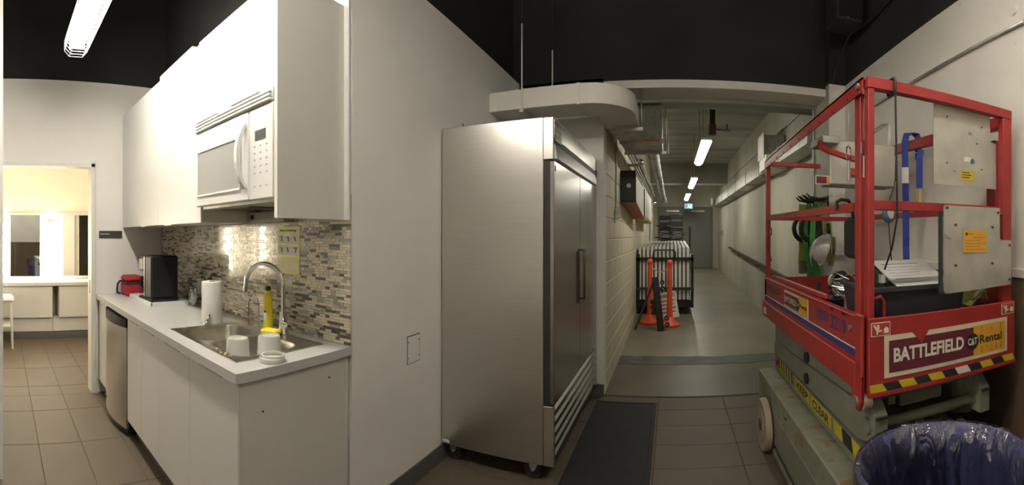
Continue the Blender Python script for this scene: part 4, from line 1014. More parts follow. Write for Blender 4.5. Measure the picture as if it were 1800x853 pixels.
# delineator posts
def post(x, y, lab):
    z = ramp(y)
    t = thing('delineator_post', lab, 'traffic post', (x, y, z), 'orange delineator posts')
    part(MB().lathe([(.165, 0), (.165, .025), (.14, .045), (.09, .075), (.062, .12), (.055, .13)], (x, y, z), 28), 'base', M_ORANGE, t)
    part(MB().lathe([(.052, .10), (.042, .30), (.036, .92), (.036, .93)], (x, y, z), 20), 'shaft', M_ORANGE, t)
    part(MB().sphere((x, y, z + .965), .047, 16, 10), 'ball_top', M_ORANGE, t)
    part(MB().lathe([(.045, .915), (.045, .93), (.036, .93)], (x, y, z), 16, ring=True), 'collar', M_ORANGE, t)
P1 = (-.335, 6.72); P2 = (-.025, 6.56)
post(*P1, 'orange delineator post nearest the block wall'); post(*P2, 'orange delineator post right of the black plank')
chn = thing('barrier_chain', 'short sagging chain between the two orange posts', 'chain', (-.18, 6.62, .8))
for k in range(10):
    u = (k + .5) / 10; x = P1[0] + .05 + (P2[0] - P1[0] - .1) * u; z = ramp(6.6) + .86 - .05 * math.sin(math.pi * u)
    lk = MB(); pts = [(.018 * math.cos(a), .008 * math.sin(a) * (1 if k % 2 else 0), .008 * math.sin(a) * (0 if k % 2 else 1)) for a in [2 * math.pi * j / 8 for j in range(8)]]
    lk.tube([(x + p, P1[1] + (P2[1] - P1[1]) * u + q, z + r_) for p, q, r_ in pts], .0035, 5, closed=True)
    part(lk, 'link', M_ORANGE if k % 3 else M_WHITE2, chn)
# leaning black dolly plank with casters and a strut
tp = Vector((-.245, 6.42, .80)); bt = Vector((-.150, 6.22, .045))
dl = thing('dolly_board', 'black caster board leaning upright in front of the orange posts', 'dolly', bt)
dv = (tp - bt).normalized()
sd = Vector((1, .35, 0)); sd = (sd - dv * sd.dot(dv)).normalized()
part(MB().ribbon([bt, tp], sd, .09, .05), 'board', M_BLACK, dl)
for k, u in enumerate((.10, .22, .78, .90)):
    p = bt.lerp(tp, u) + sd * .085 + Vector((.02, -.01, 0))
    c = part(MB().cyl(p - Vector((.0, .013, 0)), p + Vector((.0, .013, 0)), .034, n=16), 'caster_wheel', M_RUBBER, dl)
    part(MB().cyl(p - Vector((.0, .02, 0)), p + Vector((.0, .02, 0)), .014, n=10), 'hub', M_GALV, c)
for k, u in enumerate((.34, .44, .54)):
    p = bt.lerp(tp, u) - sd * .085
    part(MB().cyl(p - Vector((0, .013, 0)), p + Vector((0, .013, 0)), .034, n=16), 'caster_wheel', M_RUBBER, dl)
part(MB().cyl(tp, (-.53, 6.26, .05), .017, n=10), 'strut', M_DKGREY, dl)
wsn = thing('warning_sign', 'white warning board with black lettering leaning behind the dolly board', 'sign', (-.05, 6.75, ramp(6.75)))
MSG = Matrix.Translation((-.035, 6.80, ramp(6.80) + .05)) @ Matrix.Rotation(math.radians(-10), 4, 'Y') @ Matrix.Rotation(math.radians(-14), 4, 'X')
part(MB().box(-.13, .17, -.004, .004, 0, .42, .002).xf(MSG), 'board', M_WHITE2, wsn)
def tr3(p): return MSG @ Vector(p)
text('WARNING', 'lettering', M_INK, wsn, tr3((-.11, -.0045, .33)), tr3((1, 0, 0)) - tr3((0, 0, 0)), tr3((0, 0, 1)) - tr3((0, 0, 0)), .26, .06, bold=.02)
for k in range(4):
    part(MB().box(-.11, .14 - .02 * (k % 2), -.0055, -.004,   .27 - k * .06, .29 - k * .06).xf(MSG), 'text_line', mat('sign_red', (.40, .08, .07), .5), wsn)

# ================================================================== SCISSOR LIFT
LX0, LX1, LY0, LY1 = .71, 1.47, 1.43, 3.13
lf = thing('scissor_lift', 'red and grey electric scissor lift parked against the right wall', 'scissor lift', (1.09, 2.28, 0))
# chassis
ch = part(MB().box(.65, 1.44, 1.52, 3.12, .10, .44, .008), 'chassis', M_RUST, lf, 'worn grey green chassis with rust')
part(MB().box(.646, .652, 1.60, 2.62, .11, .30), 'side_panel', M_GREYG, ch)
part(MB().box(.645, .665, 1.60, 2.66, .025, .065, .004), 'pothole_guard', M_GALV, ch)
part(MB().box(.66, .68, 1.60, 2.60, .03, .12), 'guard_plate', M_DKGREY, ch)
for (a, b) in ((1.62, .36), (2.35, .38), (2.72, .36), (2.95, .38)): part(MB().box(.647, .652, a, a + .04, b - .01, b), 'slot', M_INK, ch)
for x, s_ in ((.612, -1), (1.45, 1)):
    for y in (2.79, 1.78):
        if y < 2: x = .68 if s_ < 0 else 1.40
        wl_ = part(MB().lathe([(.02, .0), (.10, .0), (.105, .006), (.118, .006), (.128, .0), (.160, .002), (.167, .014), (.167, .044), (.160, .05), (.05, .05)], (x - .02, y, .167), 32, axis='x') if s_ < 0 else MB().lathe([(.05, 0), (.16, 0), (.167, .01), (.167, .04), (.16, .05), (.05, .05)], (x - .01, y, .167), 28, axis='x'), 'wheel', M_TAN, lf, 'tan solid rubber wheel')
        if s_ < 0:
            part(MB().box(x - .026, x - .01, y - .03, y + .03, .135, .20, .004), 'hub', M_DKGREY, wl_)
# scissor stack
def arm(poly, x0, x1, nm='scissor_arm'): return part(MB().prism(poly, 'x', x0, x1), nm, M_GREYG, lf)
for x0, x1 in ((.765, .80), (1.27, 1.305)):
    arm([(3.08, .45), (3.08, .55), (1.60, .55), (1.56, .52), (1.56, .45)], x0, x1)
    arm([(3.08, .556), (3.10, .60), (3.08, .645), (1.58, .735), (1.52, .72), (1.50, .66), (1.54, .60), (1.62, .575)], x0 - .002, x1)
    arm([(3.08, .652), (3.08, .80), (1.50, .845), (1.50, .765), (1.60, .742)], x0 + .002, x1 + .002)
for x0, x1 in ((.83, .865), (1.205, 1.24)):
    arm([(3.05, .72), (3.05, .80), (1.50, .54), (1.50, .46)], x0, x1)
    arm([(3.05, .54), (3.05, .46), (1.56, .72), (1.56, .80)], x0 + .04, x1 + .04)
for z, y, r_ in ((.68, 1.50, .022), (.50, 1.53, .022), (.78, 1.56, .025), (.62, 2.31, .03)):
    part(MB().cyl((.77, y, z), (1.30, y, z), r_, n=14), 'cross_tube', M_GREYG, lf)
for x in (.745, 1.275):
    lk = part(MB().prism([(1.44, .63), (1.56, .63), (1.58, .76), (1.50, .80), (1.44, .74)], 'x', x - .0, x + .055), 'end_link', M_GREYG, lf)
    part(MB().cyl((x - .012, 1.50, .685), (x + .068, 1.50, .685), .032, n=16), 'pivot_pin', M_GALV, lk)
    part(MB().box(x + .005, x + .05, 1.430, 1.442, .725, .735), 'slot', M_INK, lk)
part(MB().box(.93, 1.15, 1.56, 1.70, .70, .79, .006), 'hydraulic_mount', M_GREYG, lf)
part(MB().cyl((1.05, 1.6, .62), (1.05, 2.6, .74), .04, n=14), 'hydraulic_cylinder', M_GREYG, lf)
for z in (.735, .615): part(MB().cyl((.750, 2.31, z), (.766, 2.31, z), .030, n=16), 'wear_pad', M_RUBBER, lf)
# KEEP CLEAR decal on the lower arm (outer face looks to -X, reads towards -Y)
kc = part(MB().box(.7635, .765, 1.94, 2.55, .478, .545), 'keep_clear_decal', M_YELLOW, lf, 'yellow keep clear decal')
text('KEEP', 'lettering', M_INK, kc, (.7630, 2.52, .488), (0, -1, 0), (0, 0, 1), .22, .046, bold=.03)
text('CLEAR', 'lettering', M_INK, kc, (.7630, 2.22, .488), (0, -1, 0), (0, 0, 1), .25, .046, bold=.03)
part(MB().box(.7625, .764, 2.255, 2.27, .478, .545), 'gap', M_GREYG, kc)
for k in range(14):
    y = 2.98 - k * .032 if k < 11 else 1.92 - (k - 11) * .11
    wd_ = .032 if k < 11 else .11
    part(MB().prism([(y, .545), (y - wd_ + .002, .545), (y - wd_ - .018, .482), (y - .02, .482)], 'x', .7636, .765), 'hazard_stripe', M_INK if k % 2 == 0 else M_YELLOW, lf)
part(MB().cyl((.752, 3.0, .515), (.766, 3.0, .515), .022, n=14), 'red_button', M_RED, lf)
# platform deck and toe boards
part(MB().box(.72, 1.46, 1.45, 3.12, .93, .955), 'deck', M_GALV, lf)
tl = part(MB().box(.70, .714, 1.50, 3.14, .90, 1.115, .002), 'side_toe_board', M_RED, lf)
part(MB().box(.684, .702, 1.49, 3.15, .835, .942, .004), 'lower_lip', M_RED, tl)
part(MB().box(.6985, .700, 1.50, 3.13, .956, .984), 'blue_stripe', M_BLUEP, tl)
part(MB().box(.6983, .700, 1.50, 3.13, .985, .990), 'white_line', M_WHITEL, tl)
part(MB().box(.690, .725, 1.50, 3.14, 1.112, 1.120, .002), 'top_flange', M_RED, tl)
text('SJIII', 'lettering', M_BLUEP, tl, (.6992, 1.985, 1.018), (0, -1, 0), (0, 0, 1), .165, .062, bold=.02)
text('3219', 'lettering', M_BLUEP, tl, (.6992, 1.785, 1.018), (0, -1, 0), (0, 0, 1), .175, .062, bold=.02)
text('SKYJACK', 'faded_lettering', mat('faded_blue', (.09, .03, .09), .5), tl, (.6992, 3.07, 1.02), (0, -1, 0), (0, 0, 1), .40, .055, bold=.02, shear=.2)
dc2 = part(MB().box(.6982, .700, 2.10, 2.57, .994, 1.094), 'rental_decal', M_CREAM, tl, 'small maroon and yellow rental decal')
part(MB().box(.6976, .6984, 2.27, 2.56, 1.003, 1.080), 'maroon_field', M_MAROON, dc2)
part(MB().box(.6976, .6984, 2.11, 2.27, 1.001, 1.090), 'yellow_field', M_ORANGEY, dc2)
part(MB().cyl((.697, 2.275, 1.043), (.6983, 2.275, 1.043), .028, n=20), 'black_disc', M_INK, dc2)
text('BATTLEFIELD', 'lettering', M_WHITEL, dc2, (.6972, 2.55, 1.028), (0, -1, 0), (0, 0, 1), .24, .030, bold=.02)
text('CAT', 'lettering', M_WHITEL, dc2, (.6966, 2.293, 1.036), (0, -1, 0), (0, 0, 1), .036, .016, bold=.02)
text('Rental', 'lettering', M_INK, dc2, (.6972, 2.235, 1.034), (0, -1, 0), (0, 0, 1), .115, .022, bold=.02)
part(MB().box(.6832, .6845, 3.02, 3.11, .855, .905), 'white_label', M_WHITEL, tl)
for y in (1.62, 1.75): part(MB().box(.6995, .701, y, y + .04, 1.098, 1.108), 'slot', M_INK, tl)
part(MB().cyl((.69, 1.56, 1.06), (.70, 1.56, 1.06), .012, n=10), 'bolt', M_GALV, tl)
part(MB().box(1.462, 1.474, 1.45, 3.13, .90, 1.115, .002), 'side_toe_board', M_RED, lf)
part(MB().box(.71, 1.47, 3.12, 3.135, .90, 1.115, .002), 'end_toe_board', M_RED, lf)
# end panel with the big decal
EY = 1.415
ep = part(MB().box(.708, 1.474, EY, EY + .014, .832, 1.12, .003), 'end_toe_board', M_RED, lf)
big = part(MB().box(.772, 1.42, EY - .0015, EY, .890, 1.050), 'rental_decal', M_CREAM, ep, 'large maroon and amber rental store decal')
part(MB().box(.792, 1.212, EY - .0022, EY - .001, .907, 1.030), 'maroon_field', M_MAROON, big)
part(MB().box(1.212, 1.404, EY - .0022, EY - .001, .905, 1.034), 'amber_field', M_ORANGEY, big)
part(MB().cyl((1.205, EY - .0035, .968), (1.205, EY - .001, .968), .036, n=32), 'black_disc', M_INK, big)
text('BATTLEFIELD', 'lettering', M_WHITEL, big, (.812, EY - .0023, .945), (1, 0, 0), (0, 0, 1), .345, .055, bold=.035)
text('CAT', 'lettering', M_WHITEL, big, (1.179, EY - .0037, .955), (1, 0, 0), (0, 0, 1), .052, .030, bold=.03)
part(MB().prism([(1.196, .953), (1.214, .953), (1.205, .967)], 'y', EY - .0042, EY - .0038), 'yellow_triangle', M_YELLOW, big)
text('Rental', 'lettering', M_INK, big, (1.248, EY - .0023, .952), (1, 0, 0), (0, 0, 1), .135, .038, bold=.02)
for s_, z, h in (('THE', .998, .027), ('STORE', .913, .027)):
    n = len(s_)
    for k, c in enumerate(s_): text(c, 'small_lettering', mat('faint_print', (.30, .13, .02), .5), big, (1.255 + .118 * k / (n - 1), EY - .0023, z), (1, 0, 0), (0, 0, 1), .010, h)
part(MB().prism([(.895, 1.052), (.975, 1.052), (.94, 1.0), (.93, 1.015)], 'y', EY - .0026, EY - .0022), 'torn_patch', M_RED, big)
for x0 in (.716, 1.385):
    lb_ = part(MB().box(x0, x0 + .082, EY - .0012, EY, 1.052 if x0 < 1 else 1.062, 1.104 if x0 < 1 else 1.112), 'hand_warning_label', M_WHITEL, ep)
    zz = 1.052 if x0 < 1 else 1.062
    part(MB().box(x0 + .003, x0 + .079, EY - .0018, EY - .001, zz + .003, zz + .049), 'red_field', mat('label_red', (.42, .05, .03), .5), lb_)
    g = MB(); g.prism([(x0 + .008, zz + .042), (x0 + .014, zz + .044), (x0 + .03, zz + .025), (x0 + .045, zz + .023), (x0 + .045, zz + .017), (x0 + .03, zz + .016), (x0 + .027, zz + .006), (x0 + .022, zz + .008), (x0 + .022, zz + .02)], 'y', EY - .0024, EY - .0018)
    g.box(x0 + .024, x0 + .034, EY - .0024, EY - .0018, zz + .027, zz + .043)
    g.prism([(x0 + .054, zz + .010), (x0 + .074, zz + .010), (x0 + .074, zz + .026), (x0 + .068, zz + .032), (x0 + .060, zz + .032), (x0 + .054, zz + .026)], 'y', EY - .0024, EY - .0018)
    part(g, 'pictogram', M_WHITEL, lb_)
for k in range(11):
    a = .715 + k * .069; m_ = (M_YELLOW if k % 2 == 0 else M_INK)
    if k == 6: m_ = M_WHITE2
    part(MB().prism([(a, .842), (min(a + .069, 1.472), .842), (min(a + .049, 1.472), .872), (max(a - .02, .71), .872)], 'y', EY - .0012, EY), 'hazard_stripe', m_, ep)
part(MB().box(.708, 1.474, EY - .004, EY + .02, .826, .838), 'bottom_flange', M_RED, ep)
# corner bracket with roller
part(MB().box(.688, .704, 1.44, 1.50, .80, 1.13, .004), 'gate_post_base', M_RED, lf)
br = part(MB().prism([(1.44, .90), (1.53, .90), (1.53, .80), (1.50, .765), (1.46, .765), (1.44, .80)], 'x', .686, .696), 'roller_bracket', M_RED, lf)
part(MB().cyl((.680, 1.485, .795), (.690, 1.485, .795), .022, n=14), 'bolt_head', M_GALV, br)
part(MB().cyl((.70, 1.465, .80), (.735, 1.465, .80), .032, n=16), 'roller', M_TAN, br)
# posts and rails
def rail(p0, p1, w_, h_, nm, m_=M_RED):
    """rectangular tube between two points; w_ sideways, h_ upright"""
    p0 = Vector(p0); p1 = Vector(p1); d = (p1 - p0).normalized(); s_ = d.cross(Vector((0, 0, 1)))
    if s_.length < .1: s_ = Vector((1, 0, 0))
    s_.normalize(); u = s_.cross(d)
    vs = [p + s_ * a * w_ / 2 + u * b * h_ / 2 for p in (p0, p1) for a, b in ((-1, -1), (1, -1), (1, 1), (-1, 1))]
    return part(MB()._add(vs, [(3, 2, 1, 0), (4, 5, 6, 7), (0, 1, 5, 4), (1, 2, 6, 5), (2, 3, 7, 6), (3, 0, 4, 7)]), nm, m_, lf)
part(MB().box(.713, .740, 1.432, 1.467, .83, 1.987, .002), 'gate_post', M_RED, lf)
part(MB().box(.712, .740, 1.500, 1.552, .83, 1.985, .002), 'corner_post', M_RED, lf)
part(MB().box(1.412, 1.470, 1.432, 1.467, .83, 1.987, .002), 'gate_post', M_RED, lf)
part(MB().box(1.44, 1.472, 1.52, 1.58, .83, 1.90, .002), 'corner_post', M_RED, lf)
part(MB().box(.705, .735, 3.095, 3.135, 1.05, 1.985, .002), 'corner_post', M_RED, lf)
part(MB().box(.700, .740, 3.085, 3.145, .95, 1.10, .002), 'post_socket', M_RED, lf)
part(MB().box(1.44, 1.47, 3.095, 3.135, 1.05, 1.985, .002), 'corner_post', M_RED, lf)
part(MB().box(.712, 1.470, 1.43, 1.468, 1.988, 2.030, .002), 'gate_top_rail', M_RED, lf)
part(MB().box(.740, 1.412, 1.435, 1.463, 1.528, 1.566, .002), 'gate_mid_rail', M_RED, lf)
# left top rail: angle iron, with holes in its hanging flange
a_ = Vector((.70, 1.455, 2.030)); b_ = Vector((.70, 3.14, 1.988))
la = MB(); 
for (x0, x1, z0, z1) in ((.698, .704, -.055, .0), (.698, .742, -.008, .0)):
    la._add([(x, p.y, p.z + z) for p in (a_, b_) for x, z in ((x0, z0), (x1, z0), (x1, z1), (x0, z1))], [(3, 2, 1, 0), (4, 5, 6, 7), (0, 1, 5, 4), (1, 2, 6, 5), (2, 3, 7, 6), (3, 0, 4, 7)])
lrail = part(la, 'side_top_rail', M_RED, lf)
for k in range(9):
    p = a_.lerp(b_, .08 + .1 * k); part(MB().cyl((.6965, p.y, p.z - .043), (.699, p.y, p.z - .043), .006, n=8), 'hole', M_INK, lrail)
part(MB().cyl((.690, 1.49, 2.005), (.699, 1.49, 2.005), .013, n=10), 'bolt', M_GALV, lrail)
part(MB().box(.715, .74, 1.60, 2.98, 1.935, 1.972), 'inner_rail', M_DKGREY, lrail) if False else None
rail((.722, 1.56, 1.545), (.722, 3.10, 1.562), .028, .036, 'side_mid_rail')
part(MB().box(.735, 1.44, 3.10, 3.13, 1.952, 1.985, .002), 'end_top_rail', M_RED, lf)
part(MB().box(.735, 1.44, 3.10, 3.13, 1.545, 1.578, .002), 'end_mid_rail', M_RED, lf)
ra = MB(); a_ = Vector((1.455, 1.46, 2.005)); b_ = Vector((1.455, 2.62, 2.045))
for (x0, x1, z0, z1) in ((1.468, 1.474, -.05, .012), (1.436, 1.474, -.058, -.05)):
    ra._add([(x, p.y, p.z + z) for p in (a_, b_) for x, z in ((x0, z0), (x1, z0), (x1, z1), (x0, z1))], [(3, 2, 1, 0), (4, 5, 6, 7), (0, 1, 5, 4), (1, 2, 6, 5), (2, 3, 7, 6), (3, 0, 4, 7)])
rr_ = part(ra, 'side_top_rail', M_RED, lf)
for k in range(8): part(MB().cyl((1.455, 1.7 + k * .11, 1.953), (1.455, 1.7 + k * .11, 1.948), .007, n=8), 'hole', M_WHITE2, rr_)
rail((1.455, 1.55, 1.555), (1.455, 3.10, 1.57), .028, .036, 'side_mid_rail')
part(MB().box(.72, .74, 1.90, 2.9, 1.125, 1.15, .003), 'inner_rail', M_RED, lf)
part(MB().tube([(.745, 1.50, 1.00), (.745, 1.49, 1.12), (.757, 1.485, 1.18), (.790, 1.48, 1.19), (.805, 1.48, 1.17), (.805, 1.48, 1.04)], .009, 8), 'grab_handle', M_RED, lf)
# aluminium plates
up = part(MB().prism([(1.040, 1.650), (1.402, 1.650), (1.402, 1.865), (1.366, 1.872), (1.362, 2.000), (1.040, 2.000)], 'y', 1.470, 1.474), 'upper_plate', M_ALU, lf, 'scuffed aluminium plate behind the gate top rail')
for x, z in ((1.11, 1.945), (1.31, 1.930), (1.11, 1.745), (1.31, 1.735), (1.28, 1.85)): part(MB().cyl((x, 1.468, z), (x, 1.4705, z), .004, n=8), 'hole', M_INK, up)
sk1 = part(MB().box(1.185, 1.265, 1.4685, 1.470, 1.678, 1.722), 'yellow_sticker', M_YELLOW, up)
for k in range(3): part(MB().box(1.193, 1.235 + .01 * (k % 2), 1.4680, 1.4686, 1.688 + k * .011, 1.692 + k * .011), 'print_line', M_INK, sk1)
sk2 = part(MB().box(1.205, 1.245, 1.4685, 1.470, 1.762, 1.782), 'white_sticker', M_WHITE2, up)
part(MB().cyl((1.253, 1.468, 1.766), (1.253, 1.470, 1.766), .012, n=16), 'green_dot', mat('sticker_green', (.03, .16, .10), .5), sk2)
lo_ = MB()
pl_ = [(1.058, 1.190), (1.430, 1.200), (1.438, 1.208), (1.438, 1.408), (1.372, 1.410), (1.364, 1.418), (1.362, 1.556), (1.052, 1.556), (1.045, 1.550), (1.045, 1.203), (1.049, 1.194)]
lp = part(lo_.prism(pl_, 'y', 1.404, 1.409), 'lower_plate', M_ALU, lf, 'scuffed aluminium plate bolted on the gate front')
part(MB().box(1.034, 1.044, 1.410, 1.43, 1.19, 1.53), 'document_case', M_DKGREY, lp)
for x, z in ((1.105, 1.475), (1.315, 1.468), (1.105, 1.305), (1.315, 1.305), (1.06, 1.545), (1.35, 1.535), (1.425, 1.385), (1.425, 1.225)):
    part(MB().cyl((x, 1.400, z), (x, 1.4045, z), .006, n=10), 'rivet', M_DKGREY, lp)
ot = part(MB().box(1.140, 1.282, 1.4025, 1.404, 1.355, 1.462), 'tape_backing', M_GALV, lp)
o_ = part(MB().box(1.148, 1.280, 1.401, 1.4026, 1.358, 1.455), 'inspection_tag', M_ORANGEY, lp, 'amber inspection sticker')
part(MB().cyl((1.163, 1.4005, 1.437), (1.163, 1.401, 1.437), .007, n=14), 'tag_dot', M_MAROON, o_)
text('BATTLEFIELD', 'tag_print', M_MAROON, o_, (1.172, 1.4009, 1.434), (1, 0, 0), (0, 0, 1), .03, .006)
for k in range(5): part(MB().box(1.158 if k else 1.20, 1.27 - .03 * (k % 2), 1.4004, 1.4011, 1.421 - k * .013, 1.423 - k * .013), 'print_line', mat('tag_ink', (.30, .10, .02), .6), o_)
# control box with bracket and guard
cbx = part(MB().box(.86, 1.275, 2.20, 2.36, 1.715, 1.965, .006), 'control_box', M_ALU, lf, 'grey metal control box hung inside the rails')
part(MB().box(.80, .90, 2.16, 2.36, 1.935, 1.975, .003), 'mount_plate', M_GALV, cbx)
part(MB().tube([(.80, 2.20, 1.94), (.775, 2.12, 1.90), (.80, 2.05, 1.865), (.86, 1.95, 1.82), (.90, 1.90, 1.80)], .016, 8), 'red_guard', M_RED, cbx)
part(MB().tube([(1.02, 2.22, 1.95), (1.20, 2.22, 2.08), (1.245, 2.22, 2.10), (1.25, 2.22, 1.95)], .012, 8), 'bail_handle', M_GALV, cbx)
part(MB().box(.98, 1.02, 2.185, 2.20, 1.77, 1.81), 'red_button_label', mat('label_red', (.42, .05, .03), .5), cbx)
stk = part(MB().box(.78, .90, 2.22, 2.226, 1.715, 1.765).xf(Matrix.Identity(4)), 'rental_sticker', M_CREAM, cbx)
part(MB().box(.787, .845, 2.216, 2.220, 1.723, 1.758), 'maroon_field', M_MAROON, cbx)
part(MB().box(.848, .893, 2.216, 2.220, 1.723, 1.758), 'amber_field', M_ORANGEY, cbx)
# snap hook hanging at the corner posts
for x, y, lab in ((.708, 1.60, 'left snap hook on the corner post'), (.722, 1.4835, 'right snap hook hanging between the gate posts')):
    h_ = thing('snap_hook', lab, 'hook', (x, y, 1.66), 'snap hooks on the lift gate')
    part(MB().tube([(x, y, 1.96), (x - .004, y, 1.85), (x, y, 1.80)], .0025, 6), 'cable', M_GALV, h_)
    part(MB().tube([(x, y, 1.80), (x - .012, y - .003, 1.79), (x - .013, y - .003, 1.75), (x, y, 1.735), (x + .010, y + .003, 1.75), (x + .010, y + .003, 1.785)], .004, 7, closed=True), 'eye', M_CHROME, h_)
    part(MB().cyl((x, y, 1.738), (x, y, 1.655), .0075, n=10), 'pin', M_CHROME, h_)
# straps, cords
s1 = thing('blue_strap', 'long blue webbing strap hanging over the far lift rail', 'strap', (1.44, 2.3, 1.2))
part(MB().ribbon([(1.505, 2.30, 1.92), (1.507, 2.30, 2.03), (1.495, 2.30, 2.075), (1.455, 2.30, 2.085), (1.415, 2.298, 2.07), (1.400, 2.295, 2.02), (1.400, 2.29, 1.90), (1.400, 2.285, 1.65), (1.400, 2.28, 1.42), (1.403, 2.285, 1.36), (1.399, 2.275, 1.30), (1.403, 2.28, 1.20)], (.85, -.53, 0), .042, .003), 'webbing', M_STRAP, s1)
part(MB().ribbon([(1.398, 2.287, 1.86), (1.398, 2.285, 1.76)], (.85, -.53, 0), .043, .004), 'white_tag', M_WHITE2, s1)
s2 = thing('ratchet_strap', 'short blue strap with a yellow ratchet buckle on the far lift rail', 'strap', (1.43, 2.18, 1.6))
part(MB().ribbon([(1.44, 2.17, 1.955), (1.425, 2.165, 1.90), (1.424, 2.165, 1.72)], (.85, -.53, 0), .040, .003), 'webbing', M_STRAP, s2)
rbk = part(MB().box(1.41, 1.43, 2.14, 2.185, 1.60, 1.71, .003), 'ratchet_buckle', mat('zinc_yellow', (.55, .48, .22), .35, .6), s2, 'zinc yellow ratchet buckle')
part(MB().cyl((1.40, 2.14, 1.63), (1.40, 2.19, 1.63), .008, n=10), 'pin', M_CHROME, rbk)
tgx = pix(1567, 160, Y=1.449).x
bc = thing('hanging_cord', 'thin black cord tied to the gate top rail and hanging into the tote', 'cord', (tgx, 1.43, 1.2))
part(MB().tube([(tgx, 1.449 + q, 2.009 + r_) for q, r_ in ((-.028, -.022), (-.028, .022), (-.022, .031), (.022, .031), (.028, .022), (.028, -.022), (.022, -.031), (-.022, -.031))], .006, 6, closed=True), 'knot_loop', M_INK, bc)
part(MB().tube([(tgx, 1.418, 1.98), (tgx + .003, 1.418, 1.80), (tgx + .008, 1.420, 1.60), (tgx + .010, 1.422, 1.50), (tgx + .014, 1.47, 1.38), (tgx + .025, 1.55, 1.29)], .004, 6), 'line', M_INK, bc)
tw = thing('tape_wheel', 'small blue and white wheel hanging on a cord inside the lift', 'wheel', (1.0, 1.9, 1.4))
wp = pix(1562, 375, Y=1.95)
part(MB().lathe([(.012, -.012), (.045, -.012), (.052, -.006), (.052, .006), (.045, .012), (.012, .012)], (0, 0, 0), 24, axis='y').xf(Matrix.Translation(wp) @ Matrix.Rotation(.5, 4, 'Z')), 'rim', mat('wheel_blue', (.10, .15, .24), .4), tw)
part(MB().lathe([(.001, -.016), (.03, -.016), (.03, .016), (.001, .016)], (0, 0, 0), 18, axis='y').xf(Matrix.Translation(wp) @ Matrix.Rotation(.5, 4, 'Z')), 'hub', M_WHITE2, tw)
part(MB().tube([wp + Vector((0, 0, .05)), (wp.x + .04, 1.95, 1.72), (wp.x + .05, 1.95, 1.95)], .003, 6), 'cord_up', M_INK, tw)
part(MB().tube([wp - Vector((0, 0, .05)), (wp.x + .01, 1.93, 1.25), (wp.x + .01, 1.9, 1.15)], .003, 6), 'cord_down', M_INK, tw)
lc = thing('coiled_cable', 'thin black cable looped on the far corner post of the lift', 'cable', (.70, 3.1, 1.4))
part(MB().tube([(.715, 3.085, 1.50), (.735, 3.07, 1.48), (.735, 3.07, 1.44), (.715, 3.08, 1.42), (.71, 3.08, 1.34), (.735, 3.07, 1.24)], .004, 6), 'loop', M_INK, lc)
# tote with papers
X0t, X1t, Y0t, Y1t = .775, 1.25, 1.50, 1.84
tt = thing('storage_tote', 'dark grey plastic tote standing on the lift deck', 'tote', ((X0t + X1t) / 2, 1.67, .956))
tm_ = MB()
def ringt(ins, z): return [(x, y, z) for x, y in rrect(X0t + ins, X1t - ins, Y0t + ins, Y1t - ins, .03)]
rg = [ringt(.03, .956), ringt(.0, 1.205), ringt(-.012, 1.205), ringt(-.012, 1.222), ringt(.006, 1.222), ringt(.036, .962)]
n = len(rg[0]); tm_._add([p for r_ in rg for p in r_], [(i * n + k, i * n + (k + 1) % n, (i + 1) * n + (k + 1) % n, (i + 1) * n + k) for i in range(len(rg) - 1) for k in range(n)] + [tuple(range(n)), tuple(range((len(rg) - 1) * n, len(rg) * n))], False)
part(tm_, 'body', M_DKGREY, tt)
solo(MB().prism([(1.56, .97), (1.79, .97), (1.79, 1.292), (1.56, 1.2018)], 'x', .885, 1.20), 'folded_cloth', M_RUBBER, 'dark folded cloth filling the tote under the papers', 'cloth')
pr = thing('paper_stack', 'white printed papers lying tilted on the tote', 'papers', (1.0, 1.65, 1.2))
MP = Matrix.Translation((1.045, 1.67, 1.2505)) @ Matrix.Rotation(math.atan(.393), 4, 'X')
part(MB().box(-.13, .16, -.13, .15, 0, .006).xf(MP), 'sheets', M_PAPER, pr)
part(MB().box(-.10, .10, .10, .108, .006, .0068).xf(MP), 'header_line', mat('grey_print', (.30, .30, .29), .7), pr)
for k in range(6): part(MB().box(-.10, .12 - .03 * (k % 3), .07 - k * .03, .073 - k * .03, .006, .0066).xf(MP), 'text_line', mat('grey_print', (.30, .30, .29), .7), pr)
wb = thing('water_bottle', 'clear plastic water bottle standing in the tote', 'bottle', (.86, 1.56, 1.2))
MW_ = Matrix.Translation((.848, 1.575, .964)) @ Matrix.Diagonal((1, 1, 1.95, 1))
part(MB().lathe([(.03, 0), (.032, .01), (.032, .09), (.025, .115), (.013, .13), (.013, .14)], (0, 0, 0), 18).xf(MW_), 'body', clear('clear_pet', (.95, .95, .93), .06, .04, ior=1.12), wb)
part(MB().cyl((0, 0, .138), (0, 0, .155), .015, n=14).xf(MW_), 'cap', M_WHITE2, wb)
yw = thing('reflective_vest', 'yellow and silver reflective fabric folded behind the lower plate', 'vest', (1.32, 1.6, 1.0))
vm = MB()
for k in range(3): vm.ribbon([(1.26, 1.52 + k * .03, 1.11 + k * .012), (1.32, 1.54 + k * .03, 1.14 + k * .014), (1.39, 1.56 + k * .03, 1.17 + k * .01), (1.43, 1.58 + k * .03, 1.12)], (0, 1, .3), .05, .006)
part(vm, 'fabric', mat('hi_vis', (.55, .60, .12), .6), yw)
part(MB().ribbon([(1.27, 1.50, 1.135), (1.33, 1.52, 1.160), (1.40, 1.54, 1.175)], (0, 1, .3), .018, .004), 'silver_band', M_CHROME, yw)
part(MB().box(1.28, 1.43, 1.53, 1.66, .956, 1.10, .03), 'bundle', M_DKGREY, yw)

